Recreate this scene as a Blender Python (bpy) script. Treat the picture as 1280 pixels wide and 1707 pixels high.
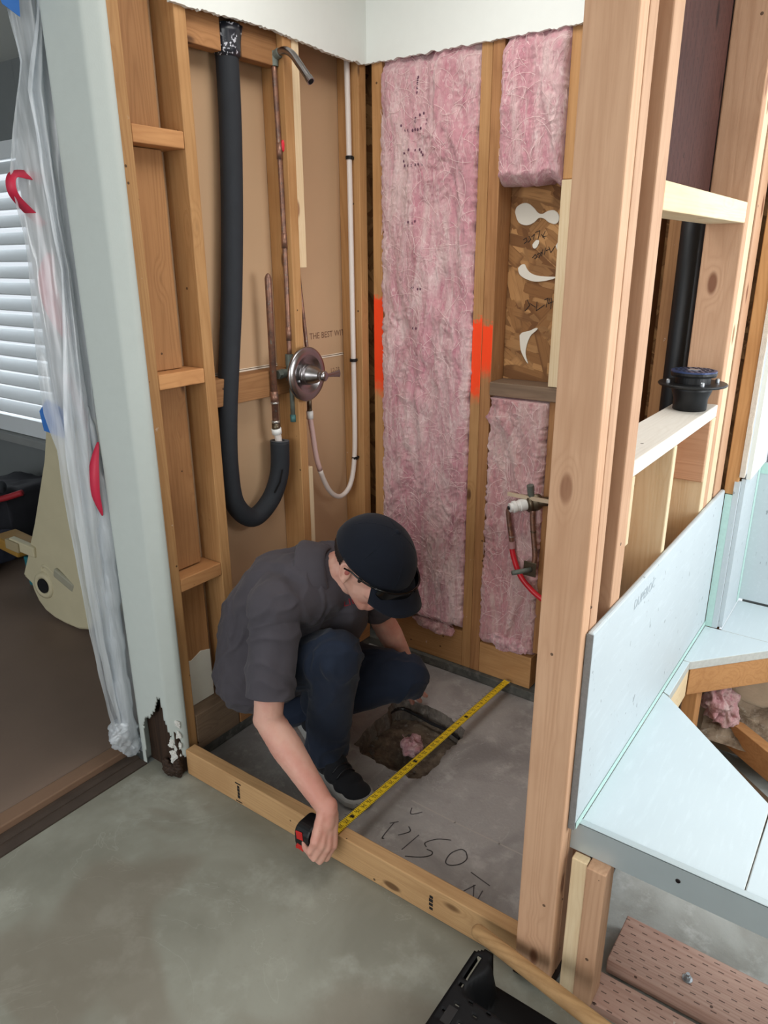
import bpy, bmesh, math, random
from mathutils import Vector as V, Matrix as M, noise as N
random.seed(7)
for o in list(bpy.data.objects): bpy.data.objects.remove(o)
sc = bpy.context.scene
C = sc.collection
# ------------------------------------------------------------ camera
cam = bpy.data.cameras.new('camera'); co = bpy.data.objects.new('camera', cam); C.objects.link(co)
cam.sensor_fit = 'VERTICAL'; cam.sensor_height = 24.0; cam.lens = 24.0*1212/1707; cam.clip_start = .02
_p, _y, _r = math.radians(19.3), math.radians(35.9), math.radians(.35)
F_ = V((-math.sin(_y)*math.cos(_p), math.cos(_y)*math.cos(_p), -math.sin(_p)))
R_ = V((math.cos(_y), math.sin(_y), 0)); U_ = R_.cross(F_)
R2 = R_*math.cos(_r)-U_*math.sin(_r); U2 = R_*math.sin(_r)+U_*math.cos(_r)
co.matrix_world = M(((R2.x, U2.x, -F_.x, 1.63), (R2.y, U2.y, -F_.y, -1.166), (R2.z, U2.z, -F_.z, 1.53), (0, 0, 0, 1)))
sc.camera = co
# ------------------------------------------------------------ light
sc.view_settings.view_transform = 'Standard'; sc.view_settings.look = 'None'
sc.view_settings.gamma = 1; sc.view_settings.use_curve_mapping = False
sc.view_settings.exposure = 0.04
wd = bpy.data.worlds.new('daylight'); sc.world = wd; wd.use_nodes = True
wd.node_tree.nodes['Background'].inputs[0].default_value = (.86, .93, 1, 1)
wd.node_tree.nodes['Background'].inputs[1].default_value = 1.0
def area(name, loc, target, sx, sy, power, col):
    l = bpy.data.lights.new(name, 'AREA'); l.shape = 'RECTANGLE'; l.size = sx; l.size_y = sy; l.energy = power; l.color = col
    o = bpy.data.objects.new(name, l); C.objects.link(o); o.location = loc
    o.rotation_euler = (V(target)-V(loc)).to_track_quat('-Z', 'Y').to_euler()
area('window_daylight', (1.95, 1.42, 1.52), (1.75, .0, .9), 1.2, 1.1, 4, (.90, .96, 1))
area('side_window_daylight', (2.9, .45, 1.55), (1.2, .2, 1.15), 1.2, 1.1, 44, (.95, .98, 1))
area('rear_fill', (1.3, -3.4, 1.75), (.7, .4, 1.2), 2.4, 1.5, 42, (1, 1, .99))  # soft fill added behind the camera, not a known door
area('alcove_fill', (.65, .35, 2.43), (.6, .42, 0), .7, .7, 9.5, (1, .98, .95))  # unseen overhead fill added to brighten the alcove
area('left_room_daylight', (-3.0, 1.25, 1.35), (-2.6, 0, 1.2), 1.2, 1.3, 9, (.9, .96, 1))
# ------------------------------------------------------------ materials
def S(r, g, b):
    f = lambda c: (c/255/12.92 if c/255 <= .04045 else ((c/255+.055)/1.055)**2.4)
    return (f(r), f(g), f(b), 1)
class NT:
    def __init__(s, name):
        s.m = bpy.data.materials.new(name); s.m.use_nodes = True; s.t = s.m.node_tree
        s.b = s.t.nodes['Principled BSDF']
    def n(s, typ, **kw):
        x = s.t.nodes.new(typ)
        for k, v in kw.items(): setattr(x, k, v)
        return x
    def l(s, a, b): s.t.links.new(a, b)
    def set(s, i, v):
        if hasattr(v, 'is_linked'): s.l(v, i)
        else: i.default_value = v
    def math(s, op, a, b=0., c=0., clamp=False):
        x = s.n('ShaderNodeMath', operation=op, use_clamp=clamp)
        for i, v in enumerate((a, b, c)): s.set(x.inputs[i], v)
        return x.outputs[0]
    def mix(s, f, a, b, mode='MIX'):
        x = s.n('ShaderNodeMix', data_type='RGBA', blend_type=mode)
        s.set(x.inputs[0], f); s.set(x.inputs[6], a); s.set(x.inputs[7], b)
        return x.outputs[2]
    def ramp(s, f, lo, hi):
        x = s.n('ShaderNodeMapRange', interpolation_type='SMOOTHSTEP')
        s.set(x.inputs[0], f); x.inputs[1].default_value = lo; x.inputs[2].default_value = hi
        return x.outputs[0]
    def coord(s, kind='Object'):
        return s.n('ShaderNodeTexCoord').outputs[kind]
    def map(s, v, sc, off=None):
        x = s.n('ShaderNodeVectorMath', operation='MULTIPLY'); s.l(v, x.inputs[0]); x.inputs[1].default_value = sc
        if off is None: return x.outputs[0]
        y = s.n('ShaderNodeVectorMath', operation='ADD'); s.l(x.outputs[0], y.inputs[0]); s.set(y.inputs[1], off)
        return y.outputs[0]
    def noise(s, v, scale, det=3, rough=.5, dist=0.):
        x = s.n('ShaderNodeTexNoise'); s.l(v, x.inputs['Vector']); x.inputs['Scale'].default_value = scale
        x.inputs['Detail'].default_value = det; x.inputs['Roughness'].default_value = rough; x.inputs['Distortion'].default_value = dist
        return x.outputs['Fac']
    def bump(s, h, st=.3, d=.002):
        x = s.n('ShaderNodeBump'); s.l(h, x.inputs['Height']); x.inputs['Strength'].default_value = st; x.inputs['Distance'].default_value = d
        s.l(x.outputs[0], s.b.inputs['Normal'])
    def fin(s, col, rough=.6, metal=0., spec=.4):
        s.set(s.b.inputs['Base Color'], col); s.set(s.b.inputs['Roughness'], rough)
        s.b.inputs['Metallic'].default_value = metal; s.b.inputs['Specular IOR Level'].default_value = spec
        return s.m
CACHE = {}
def plain(name, rgb, rough=.6, metal=0., spec=.4, var=.12, scale=14, bump=0.):
    if name in CACHE: return CACHE[name]
    t = NT(name); c = S(*rgb); v = t.coord()
    f = t.noise(v, scale, 4)
    d = tuple(x*(1-var) for x in c[:3])+(1,); e = tuple(min(1, x*(1+var)) for x in c[:3])+(1,)
    if bump: t.bump(t.noise(v, scale*6, 3), bump, .002)
    CACHE[name] = t.fin(t.mix(f, d, e), rough, metal, spec); return CACHE[name]
WOODS = {  # light, dark ring, knot, ring strength, plaster dust
    'old': ((190, 146, 98), (158, 112, 68), (72, 42, 24), .38, .6),
    'aged': ((170, 124, 82), (130, 88, 54), (62, 36, 22), .42, .5),
    'new': ((200, 160, 130), (176, 134, 104), (112, 66, 44), .42, .0),
    'pale': ((228, 208, 174), (208, 180, 140), (140, 92, 58), .35, .0),
    'header': ((202, 150, 100), (172, 118, 74), (88, 50, 28), .38, .15),
    'curb': ((204, 164, 118), (172, 130, 88), (90, 60, 36), .38, .08),
    'grey': ((136, 114, 94), (100, 82, 68), (60, 46, 36), .42, .5),
    'white': ((224, 218, 210), (206, 196, 184), (140, 120, 104), .25, .5),
    'rot_and_shade': ((58, 42, 32), (32, 23, 18), (18, 12, 8), .7, .2),
    'dowel': ((176, 140, 98), (132, 98, 64), (70, 44, 26), .5, .1),
    'treated': ((80, 50, 45), (58, 36, 33), (36, 22, 20), .5, .0),
    'plate': ((208, 174, 160), (166, 122, 108), (80, 50, 42), .45, .8),
}
def wood(kind, axis='z', paint=None):
    key = ('wood', kind, axis, paint)
    if key in CACHE: return CACHE[key]
    lt, dk, kn, rs, dust = WOODS[kind]
    t = NT(kind+' timber'); v0 = t.coord()
    rnd = t.n('ShaderNodeObjectInfo').outputs['Random']
    cb = t.n('ShaderNodeCombineXYZ')
    for i, k in enumerate((37., 91., 53.)): t.l(t.math('MULTIPLY', rnd, k), cb.inputs[i])
    ad = t.n('ShaderNodeVectorMath', operation='ADD'); t.l(v0, ad.inputs[0]); t.l(cb.outputs[0], ad.inputs[1]); v = ad.outputs[0]
    st = {'x': (.05, 1, 1), 'y': (1, .05, 1), 'z': (1, 1, .05)}[axis]
    kst = {'x': (.42, 1, 1), 'y': (1, .42, 1), 'z': (1, 1, .42)}[axis]
    vs = t.map(v, st)
    vo = t.n('ShaderNodeTexVoronoi'); t.l(t.map(v, kst), vo.inputs['Vector']); vo.inputs['Scale'].default_value = 9.0
    kd = vo.outputs['Distance']
    near = t.math('SUBTRACT', 1., t.ramp(kd, 0., .30))
    ring = t.math('ADD', t.noise(vs, 9, 2, .4, .15), t.math('MULTIPLY', near, .13))
    lines = t.math('ABSOLUTE', t.math('SINE', t.math('MULTIPLY', ring, 80.)))
    lines = t.math('POWER', lines, .8)
    fib = t.noise(t.map(v, tuple(a*1.0 if a < 1 else 1 for a in st)), 190, 3, .6)
    big = t.noise(v, 3.5, 3)
    col = t.mix(t.math('MULTIPLY', t.math('SUBTRACT', 1., lines), rs), S(*lt), S(*dk))
    col = t.mix(t.math('MULTIPLY', t.ramp(fib, .42, .75), .30), col, S(*dk))
    col = t.mix(t.math('MULTIPLY', t.ramp(big, .45, .72), .5), col, S(*dk))
    col = t.mix(t.math('MULTIPLY', t.math('SUBTRACT', 1., t.ramp(kd, .07, .13)), .85), col, S(*kn))
    st2 = t.noise(t.map(v, st), 26, 4, .65, .3)
    col = t.mix(t.math('MULTIPLY', t.ramp(st2, .52, .72), .45), col, S(*dk))
    nv = t.n('ShaderNodeTexVoronoi'); t.l(v, nv.inputs['Vector']); nv.inputs['Scale'].default_value = 15.
    col = t.mix(t.math('MULTIPLY', t.math('LESS_THAN', nv.outputs['Distance'], .055), .8), col, S(46, 30, 22))
    br = t.math('ADD', .84, t.math('MULTIPLY', rnd, .26))
    bc = t.n('ShaderNodeCombineColor')
    for i, k in enumerate((1., .985, .96)): t.l(t.math('MULTIPLY', br, k), bc.inputs[i])
    col = t.mix(1., col, bc.outputs[0], 'MULTIPLY')
    if dust:
        ds = t.ramp(t.noise(v, 34, 5, .7), .66, .74)
        ds = t.math('MULTIPLY', ds, t.ramp(t.noise(v, 5, 2), .48, .62))
        col = t.mix(t.math('MULTIPLY', ds, dust), col, S(222, 214, 202))
    if kind in ('treated', 'plate'):   # incisor marks
        pz = t.n('ShaderNodeSeparateXYZ'); t.l(v, pz.inputs[0])
        a, b = (pz.outputs[0], pz.outputs[1]) if axis == 'x' else (pz.outputs[2], pz.outputs[1])
        row = t.math('FLOOR', t.math('MULTIPLY', b, 58.))
        al = t.math('FRACT', t.math('ADD', t.math('MULTIPLY', a, 30.), t.math('MULTIPLY', row, .37)))
        ac = t.math('ABSOLUTE', t.math('SUBTRACT', t.math('FRACT', t.math('MULTIPLY', b, 58.)), .5))
        mk = t.math('MULTIPLY', t.math('LESS_THAN', al, .36), t.math('LESS_THAN', ac, .075))
        col = t.mix(t.math('MULTIPLY', mk, .75), col, S(44, 26, 22))
    if paint:
        z0, z1 = paint
        g = t.n('ShaderNodeNewGeometry'); sp = t.n('ShaderNodeSeparateXYZ'); t.l(g.outputs['Position'], sp.inputs[0])
        zz = t.math('ADD', sp.outputs[2], t.math('MULTIPLY', t.math('SUBTRACT', t.noise(v, 30, 4, .7), .5), .10))
        mk = t.math('MULTIPLY', t.ramp(zz, z0-.03, z0+.05), t.math('SUBTRACT', 1., t.ramp(zz, z1-.012, z1+.012)))
        ns = t.n('ShaderNodeSeparateXYZ'); t.l(g.outputs['Normal'], ns.inputs[0]); mk = t.math('MULTIPLY', mk, t.math('LESS_THAN', ns.outputs[1], -.5))
        col = t.mix(t.math('MULTIPLY', mk, .95), col, S(255, 70, 24))
    t.bump(t.math('ADD', fib, t.math('MULTIPLY', lines, .3)), .25, .0015)
    CACHE[key] = t.fin(col, .66, 0, .15 if kind == 'treated' else .28); return CACHE[key]
def m_concrete(name, base, dark, light, veins=True, rough=.55, scl=1., crumble=0.):
    t = NT(name); v = t.coord()
    a = t.noise(v, 2.2*scl, 5, .6, .4); b = t.noise(v, 7*scl, 5, .65); c = t.noise(v, 60*scl, 4, .6)
    col = t.mix(t.ramp(a, .35, .65), S(*dark), S(*base))
    col = t.mix(t.math('MULTIPLY', t.ramp(b, .5, .72), .55), col, S(*light))
    col = t.mix(t.math('MULTIPLY', t.ramp(c, .55, .8), .25), col, S(*dark))
    if veins:
        w = t.math('ABSOLUTE', t.math('SUBTRACT', t.noise(v, 1.7*scl, 6, .62, .8), .5))
        col = t.mix(t.math('MULTIPLY', t.math('SUBTRACT', 1., t.ramp(w, .0, .004)), .28), col, S(*light))
        sp = t.ramp(t.noise(v, 23*scl, 3, .7), .77, .80)
        col = t.mix(t.math('MULTIPLY', sp, .5), col, S(60, 66, 58))
    if name.startswith('greenish'):
        stn = t.math('MULTIPLY', t.ramp(t.noise(t.map(v, (1., 1.6, 1)), 1.5, 3, .5, .6), .52, .60), .5)
        col = t.mix(stn, col, S(118, 106, 92))
    t.bump(t.math('ADD', c, b), .12+crumble, .003)
    return t.fin(col, t.ramp(b, .2, 1.2) if False else rough, 0, .35)
MF = m_concrete('greenish polished concrete', (148, 147, 135), (128, 126, 114), (168, 168, 157))
MS = m_concrete('grey shower slab', (164, 160, 157), (134, 130, 128), (196, 192, 189), True, .6, 2.0, .15)
MR = m_concrete('rough pale concrete', (176, 178, 174), (150, 150, 144), (206, 208, 206), False, .8, 2.2, .4)
MBRK = m_concrete('broken concrete', (126, 118, 110), (84, 78, 72), (168, 160, 150), False, .9, 5, .8)
MSOIL = m_concrete('dirt', (128, 114, 98), (86, 76, 66), (160, 146, 130), False, .95, 8, .9)
MDRY = plain('white drywall', (224, 227, 222), .8, var=.02, scale=30, bump=.05)
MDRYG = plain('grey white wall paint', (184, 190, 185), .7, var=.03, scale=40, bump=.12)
MBRN = plain('brown drywall paper', (190, 156, 122), .85, var=.05, scale=4, bump=.05)
MGYP = plain('gypsum edge', (226, 214, 196), .9, var=.08, scale=60)
MINK = plain('faded ink', (110, 76, 58), .9, var=.1)
MINKB = plain('black ink', (30, 26, 26), .8, var=.1)
MPENC = plain('grey pencil', (78, 74, 75), .8, var=.1)
def m_batt(name, pink, white):
    t = NT(name); v = t.coord()
    s = t.map(v, (1.2, 1, .30))
    a = t.noise(s, 9, 6, .65, 1.2); b = t.noise(s, 42, 6, .7, 1.5); c = t.noise(v, 170, 4, .7, .8)
    col = t.mix(t.ramp(a, .40, .66), S(*pink), S(*white))
    col = t.mix(t.math('MULTIPLY', t.ramp(b, .52, .76), .6), col, S(246, 222, 220))
    col = t.mix(t.math('MULTIPLY', t.math('SUBTRACT', 1., t.ramp(b, .28, .48)), .65), col, S(190, 112, 132))
    wv = t.noise(t.map(v, (1, 1, .3)), 13, 2, .5, 2.0)
    ln = t.math('SUBTRACT', 1., t.ramp(t.math('ABSOLUTE', t.math('SUBTRACT', wv, .5)), .0, .02))
    col = t.mix(t.math('MULTIPLY', ln, .35), col, S(250, 232, 228))
    t.bump(t.math('ADD', t.math('MULTIPLY', b, 1.2), t.math('MULTIPLY', c, .6)), .9, .006)
    t.b.inputs['Subsurface Weight'].default_value = 0.0
    t.b.inputs['Sheen Weight'].default_value = .25
    return t.fin(col, .95, 0, .1)
MBATT = m_batt('pink fibreglass', (208, 152, 160), (226, 196, 194))
MBATTD = m_batt('dusty fibreglass', (202, 148, 150), (218, 188, 182))
def m_osb():
    t = NT('strand board'); v = t.coord(); col = None; hs = None
    for k, (ang, off) in enumerate(((18, 0.), (78, 3.1), (137, 7.7), (52, 11.))):
        mp = t.n('ShaderNodeMapping'); t.l(v, mp.inputs[0]); mp.inputs['Rotation'].default_value = (0, math.radians(ang), 0); mp.inputs['Location'].default_value = (off, off, off)
        w = t.map(mp.outputs[0], (1, 1, .34))
        vo = t.n('ShaderNodeTexVoronoi', distance='CHEBYCHEV'); t.l(w, vo.inputs['Vector']); vo.inputs['Scale'].default_value = 24
        sp = t.n('ShaderNodeSeparateColor'); t.l(vo.outputs['Color'], sp.inputs[0])
        fb = t.noise(t.map(mp.outputs[0], (1, 1, .07)), 160, 3, .6)
        c = t.mix(sp.outputs[0], S(132, 90, 52), S(196, 148, 96))
        c = t.mix(t.math('MULTIPLY', t.ramp(fb, .48, .72), .4), c, S(106, 68, 38))
        c = t.mix(t.math('MULTIPLY', t.ramp(vo.outputs['Distance'], .36, .5), .5), c, S(88, 54, 30))
        h = sp.outputs[1]
        if col is None: col, hs = c, h
        else:
            m = t.math('GREATER_THAN', h, hs); col = t.mix(m, col, c); hs = t.math('MAXIMUM', h, hs)
    t.bump(hs, .35, .002)
    return t.fin(col, .7, 0, .3)
MOSB = m_osb()
def m_copper():
    t = NT('aged copper'); v = t.coord(); a = t.noise(v, 40, 5, .7)
    col = t.mix(t.ramp(a, .38, .65), S(146, 106, 86), S(112, 86, 76))
    col = t.mix(t.math('MULTIPLY', t.ramp(t.noise(v, 90, 3), .62, .7), .6), col, S(126, 136, 128))
    return t.fin(col, .42, .55, .5)
MCOP = m_copper()
MVERD = plain('green verdigris brass', (108, 114, 106), .6, .35, var=.35, scale=60)
MSOLD = plain('silver solder', (182, 178, 172), .35, .8)
MNICK = plain('satin nickel', (158, 154, 154), .27, 1., var=.06)
MNICKD = plain('dark nickel', (86, 80, 82), .35, 1.)
MBRASS = plain('dull brass', (104, 92, 76), .42, .85, var=.25, scale=50)
MFOAM = plain('black foam rubber', (35, 38, 43), .78, var=.2, scale=25, bump=.1)
def m_ptape():
    t = NT('black printed tape'); v = t.coord()
    w = t.math('MULTIPLY', t.ramp(t.noise(v, 150, 1, .4), .56, .60), t.ramp(t.noise(v, 28, 2), .46, .54))
    return t.fin(t.mix(w, S(34, 36, 44), S(196, 198, 206)), .3, 0, .5)
MTAPEB = m_ptape()
MPEX = plain('milky plastic tube', (218, 208, 200), .35, var=.04)
MPEXP = plain('pinkish plastic tube', (214, 182, 176), .35, var=.06)
MPEXR = plain('red plastic tube', (196, 34, 46), .35, var=.08)
MWPL = plain('white plastic', (232, 232, 228), .4, var=.03)
MBPL = plain('black plastic', (17, 17, 19), .42, var=.1)
MBLKC = plain('black clamp', (18, 18, 20), .5)
MGLUE = plain('cream glue', (226, 220, 206), .55, var=.05)
MREDP = plain('red plastic', (196, 40, 34), .4)
MBOARD = None
def m_board(name, base, specks=True, streak=True):
    t = NT(name); v = t.coord()
    col = t.mix(t.noise(v, 6, 4), S(*[c-8 for c in base]), S(*base))
    if streak: col = t.mix(t.math('MULTIPLY', t.ramp(t.noise(t.map(v, (9, 1.4, 9)), 9, 4, .6), .5, .75), .3), col, S(*[min(255, c+14) for c in base]))
    if specks:
        s = t.math('ADD', t.ramp(t.noise(t.map(v, (1, 1, .6)), 60, 2, .5), .71, .74), t.math('MULTIPLY', t.ramp(t.noise(t.map(v, (1, 1, .3)), 120, 3, .6), .66, .72), t.ramp(t.noise(v, 7, 2), .5, .6)), 0., True)
        col = t.mix(t.math('MULTIPLY', s, .6), col, S(112, 118, 122))
    t.bump(t.noise(v, 120, 3), .15, .001)
    return t.fin(col, .55, 0, .35)
MBOARD = m_board('cement backer board', (192, 201, 205)); MDECK = m_board('pale deck board', (200, 210, 214), False)
MEDGE = plain('cement board edge', (128, 128, 128), .9, var=.2, scale=120, bump=.5)
MTEAL = plain('teal mesh tape', (182, 212, 204), .7, var=.1, scale=120)
MALU = plain('brushed aluminium', (184, 194, 196), .4, .35, var=.05)
MGALV = plain('galvanised steel', (176, 180, 184), .35, .9)
MPAPER = plain('brown floor paper', (112, 94, 82), .75, var=.12, scale=5, bump=.1)
MTUB = plain('cream fibreglass', (186, 176, 146), .6, var=.08, scale=12, bump=.15)
MBLUE = plain('blue masking tape', (44, 104, 178), .6, var=.1)
MRED = plain('red zipper tape', (190, 38, 66), .5, var=.08)
MDARKV = plain('dark void', (10, 10, 11), .9)
MSHUT = plain('white shutter paint', (226, 230, 232), .5, var=.02)
MDWALL = plain('grey paint', (120, 124, 124), .8, var=.04)
MSKIN = None
def m_skin():
    t = NT('skin'); v = t.coord()
    col = t.mix(t.ramp(t.noise(v, 11, 4), .35, .7), S(216, 168, 150), S(204, 142, 126))
    col = t.mix(t.math('MULTIPLY', t.ramp(t.noise(v, 120, 2), .7, .78), .25), col, S(176, 100, 90))
    t.bump(t.noise(v, 300, 3), .12, .0006)
    t.b.inputs['Subsurface Weight'].default_value = .12; t.b.inputs['Subsurface Radius'].default_value = (.012, .004, .002)
    t.b.inputs['Subsurface Scale'].default_value = .5
    return t.fin(col, .5, 0, .35)
MSKIN = m_skin()
def m_cloth(name, rgb, sc_=900):
    t = NT(name); v = t.coord(); c = S(*rgb)
    f = t.noise(v, 18, 4)
    col = t.mix(f, tuple(x*.82 for x in c[:3])+(1,), tuple(x*1.15 for x in c[:3])+(1,))
    t.bump(t.noise(v, sc_, 2), .2, .0006); t.b.inputs['Sheen Weight'].default_value = .08
    return t.fin(col, .85, 0, .2)
MSHIRT = m_cloth('charcoal work shirt', (74, 70, 76)); MPANT = m_cloth('navy work trousers', (31, 39, 55)); MCAP = m_cloth('black cap cloth', (17, 22, 33))
MHAIR = plain('dark brown hair', (40, 28, 24), .6, var=.3, scale=200, bump=.6)
MSHOE = m_cloth('black shoe mesh', (26, 27, 31)); MSOLE = plain('grey rubber sole', (148, 146, 142), .7, var=.05)
MGLS = plain('black glossy plastic', (10, 11, 13), .12)
MYEL = plain('yellow tape', (246, 210, 44), .4, var=.05)
def m_film():
    t = NT('clear poly film'); v = t.coord()
    tr = t.n('ShaderNodeBsdfTransparent'); tr.inputs[0].default_value = (.93, .95, .97, 1)
    df = t.n('ShaderNodeBsdfTranslucent'); df.inputs[0].default_value = (.80, .83, .86, 1)
    d2 = t.n('ShaderNodeBsdfDiffuse'); d2.inputs[0].default_value = (.80, .83, .86, 1)
    gl = t.n('ShaderNodeBsdfGlossy'); gl.inputs['Roughness'].default_value = .22
    m1 = t.n('ShaderNodeMixShader'); m1.inputs[0].default_value = .6; t.l(df.outputs[0], m1.inputs[1]); t.l(d2.outputs[0], m1.inputs[2])
    m2 = t.n('ShaderNodeMixShader'); m2.inputs[0].default_value = .10; t.l(m1.outputs[0], m2.inputs[1]); t.l(gl.outputs[0], m2.inputs[2])
    fac = t.math('ADD', .50, t.math('MULTIPLY', t.ramp(t.noise(t.map(v, (4, 12, .8)), 5, 3), .35, .65), .26))
    m3 = t.n('ShaderNodeMixShader'); t.l(fac, m3.inputs[0]); t.l(tr.outputs[0], m3.inputs[1]); t.l(m2.outputs[0], m3.inputs[2])
    t.l(m3.outputs[0], t.t.nodes['Material Output'].inputs[0]); return t.m
MFILM = m_film()
def m_glass():
    t = NT('window glass')
    tr = t.n('ShaderNodeBsdfTransparent'); gl = t.n('ShaderNodeBsdfGlossy'); gl.inputs['Roughness'].default_value = .02
    m = t.n('ShaderNodeMixShader'); m.inputs[0].default_value = .06; t.l(tr.outputs[0], m.inputs[1]); t.l(gl.outputs[0], m.inputs[2])
    t.l(m.outputs[0], t.t.nodes['Material Output'].inputs[0]); return t.m
MGLASS = m_glass()
# ------------------------------------------------------------ mesh helpers
def B(): return bmesh.new()
def box(bm, x0, x1, y0, y1, z0, z1):
    vs = [bm.verts.new((x, y, z)) for x in (x0, x1) for y in (y0, y1) for z in (z0, z1)]
    for f in ((0, 1, 3, 2), (4, 6, 7, 5), (0, 4, 5, 1), (2, 3, 7, 6), (0, 2, 6, 4), (1, 5, 7, 3)): bm.faces.new([vs[i] for i in f])
    return bm
def basis(d):
    d = V(d).normalized(); a = V((0, 0, 1)) if abs(d.z) < .9 else V((1, 0, 0))
    u = d.cross(a).normalized(); return u, d.cross(u).normalized(), d
def obox(bm, c, d, s, size):            # oriented box: d length axis, s side axis; size (along d, along s, along third)
    d = V(d).normalized(); s = V(s); s = (s-d*s.dot(d)).normalized(); w = d.cross(s); c = V(c)
    vs = [bm.verts.new(c+d*(size[0]/2*i)+s*(size[1]/2*j)+w*(size[2]/2*k)) for i in (-1, 1) for j in (-1, 1) for k in (-1, 1)]
    for f in ((0, 1, 3, 2), (4, 6, 7, 5), (0, 4, 5, 1), (2, 3, 7, 6), (0, 2, 6, 4), (1, 5, 7, 3)): bm.faces.new([vs[i] for i in f])
    return bm
def smoothpath(pts, n=8):
    P = [V(p) for p in pts]; out = []
    for i in range(len(P)-1):
        p0 = P[max(i-1, 0)]; p1 = P[i]; p2 = P[i+1]; p3 = P[min(i+2, len(P)-1)]
        for k in range(n):
            t = k/n
            out.append(.5*((2*p1)+(p2-p0)*t+(2*p0-5*p1+4*p2-p3)*t*t+(3*p1-p0-3*p2+p3)*t**3))
    out.append(P[-1]); return out
def tube(bm, pts, r, seg=16, caps=True):
    P = [V(p) for p in pts]; rs = r if isinstance(r, (list, tuple)) else [r]*len(P)
    u = None; rings = []
    for i, p in enumerate(P):
        d = (P[min(i+1, len(P)-1)]-P[max(i-1, 0)]).normalized()
        if u is None: u, w, _ = basis(d)
        else: u = (u-d*u.dot(d)).normalized()
        w = d.cross(u)
        rings.append([bm.verts.new(p+(u*math.cos(a)+w*math.sin(a))*rs[i]) for a in [2*math.pi*k/seg for k in range(seg)]])
    for a, b in zip(rings, rings[1:]):
        for k in range(seg): bm.faces.new((a[k], a[(k+1) % seg], b[(k+1) % seg], b[k]))
    if caps:
        bm.faces.new(rings[0][::-1]); bm.faces.new(rings[-1])
    return bm
def lathe(bm, c, ax, prof, seg=32, caps=True):
    u, w, d = basis(ax); c = V(c); rings = []
    for r, h in prof:
        rings.append([bm.verts.new(c+d*h+(u*math.cos(a)+w*math.sin(a))*max(r, 1e-5)) for a in [2*math.pi*k/seg for k in range(seg)]])
    for a, b in zip(rings, rings[1:]):
        for k in range(seg): bm.faces.new((a[k], a[(k+1) % seg], b[(k+1) % seg], b[k]))
    if caps: bm.faces.new(rings[0][::-1]); bm.faces.new(rings[-1])
    return bm
def prism(bm, poly, ax, lo, hi):        # poly in the two remaining axes
    def P(a, b, c): return {'x': (c, a, b), 'y': (a, c, b), 'z': (a, b, c)}[ax]
    A = [bm.verts.new(P(a, b, lo)) for a, b in poly]; Bv = [bm.verts.new(P(a, b, hi)) for a, b in poly]
    n = len(poly)
    bm.faces.new(A[::-1]); bm.faces.new(Bv)
    for i in range(n): bm.faces.new((A[i], A[(i+1) % n], Bv[(i+1) % n], Bv[i]))
    return bm
def ell(bm, c, r, ax=None, seg=20, rings=12):
    c = V(c); a = ax or (V((1, 0, 0)), V((0, 1, 0)), V((0, 0, 1)))
    rows = []
    for i in range(1, rings):
        th = math.pi*i/rings
        rows.append([bm.verts.new(c+a[0]*(r[0]*math.sin(th)*math.cos(p))+a[1]*(r[1]*math.sin(th)*math.sin(p))+a[2]*(r[2]*math.cos(th))) for p in [2*math.pi*k/seg for k in range(seg)]])
    t = bm.verts.new(c+a[2]*r[2]); b = bm.verts.new(c-a[2]*r[2])
    for k in range(seg):
        bm.faces.new((t, rows[0][k], rows[0][(k+1) % seg])); bm.faces.new((b, rows[-1][(k+1) % seg], rows[-1][k]))
    for x, y in zip(rows, rows[1:]):
        for k in range(seg): bm.faces.new((x[k], y[k], y[(k+1) % seg], x[(k+1) % seg]))
    return bm
def cap(bm, p0, p1, r0, r1, flat=False, seg=20):
    p0 = V(p0); p1 = V(p1); d = p1-p0; L = d.length
    if L < 1e-6: return ell(bm, p0, (r0,)*3)
    pr = [] if flat == 'both' else [(r0*math.sin(a), -r0*math.cos(a)) for a in [math.pi/2*k/6 for k in range(6)]]
    pr += [(r0, 0), (r1, L)]
    if not flat: pr += [(r1*math.cos(a), L+r1*math.sin(a)) for a in [math.pi/2*k/6 for k in range(1, 7)]]
    return lathe(bm, p0, d, pr, seg)
def stroke(bm, pts, w, nrm):            # flat pen stroke in the plane with normal nrm
    P = [V(p) for p in pts]; n = V(nrm)
    for a, b in zip(P, P[1:]):
        d = (b-a).normalized(); s = n.cross(d)*(w/2)
        a2 = a-d*w*.3; b2 = b+d*w*.3
        bm.faces.new([bm.verts.new(q) for q in (a2-s, b2-s, b2+s, a2+s)])
    return bm
def glyphs(bm, text, origin, right, up, size, mat=0):
    cu = bpy.data.curves.new('t', 'FONT'); cu.body = text; cu.size = size; cu.resolution_u = 2
    o = bpy.data.objects.new('t', cu); C.objects.link(o)
    bpy.context.view_layer.update()
    me = bpy.data.meshes.new_from_object(o.evaluated_get(bpy.context.evaluated_depsgraph_get()))
    r = V(right).normalized(); u = V(up).normalized(); O = V(origin)
    vs = [bm.verts.new(O+r*v.co.x+u*v.co.y) for v in me.vertices]
    for p in me.polygons:
        try: bm.faces.new([vs[i] for i in p.vertices]).material_index = mat
        except ValueError: pass
    bpy.data.objects.remove(o); bpy.data.curves.remove(cu); bpy.data.meshes.remove(me)
    return bm
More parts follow.
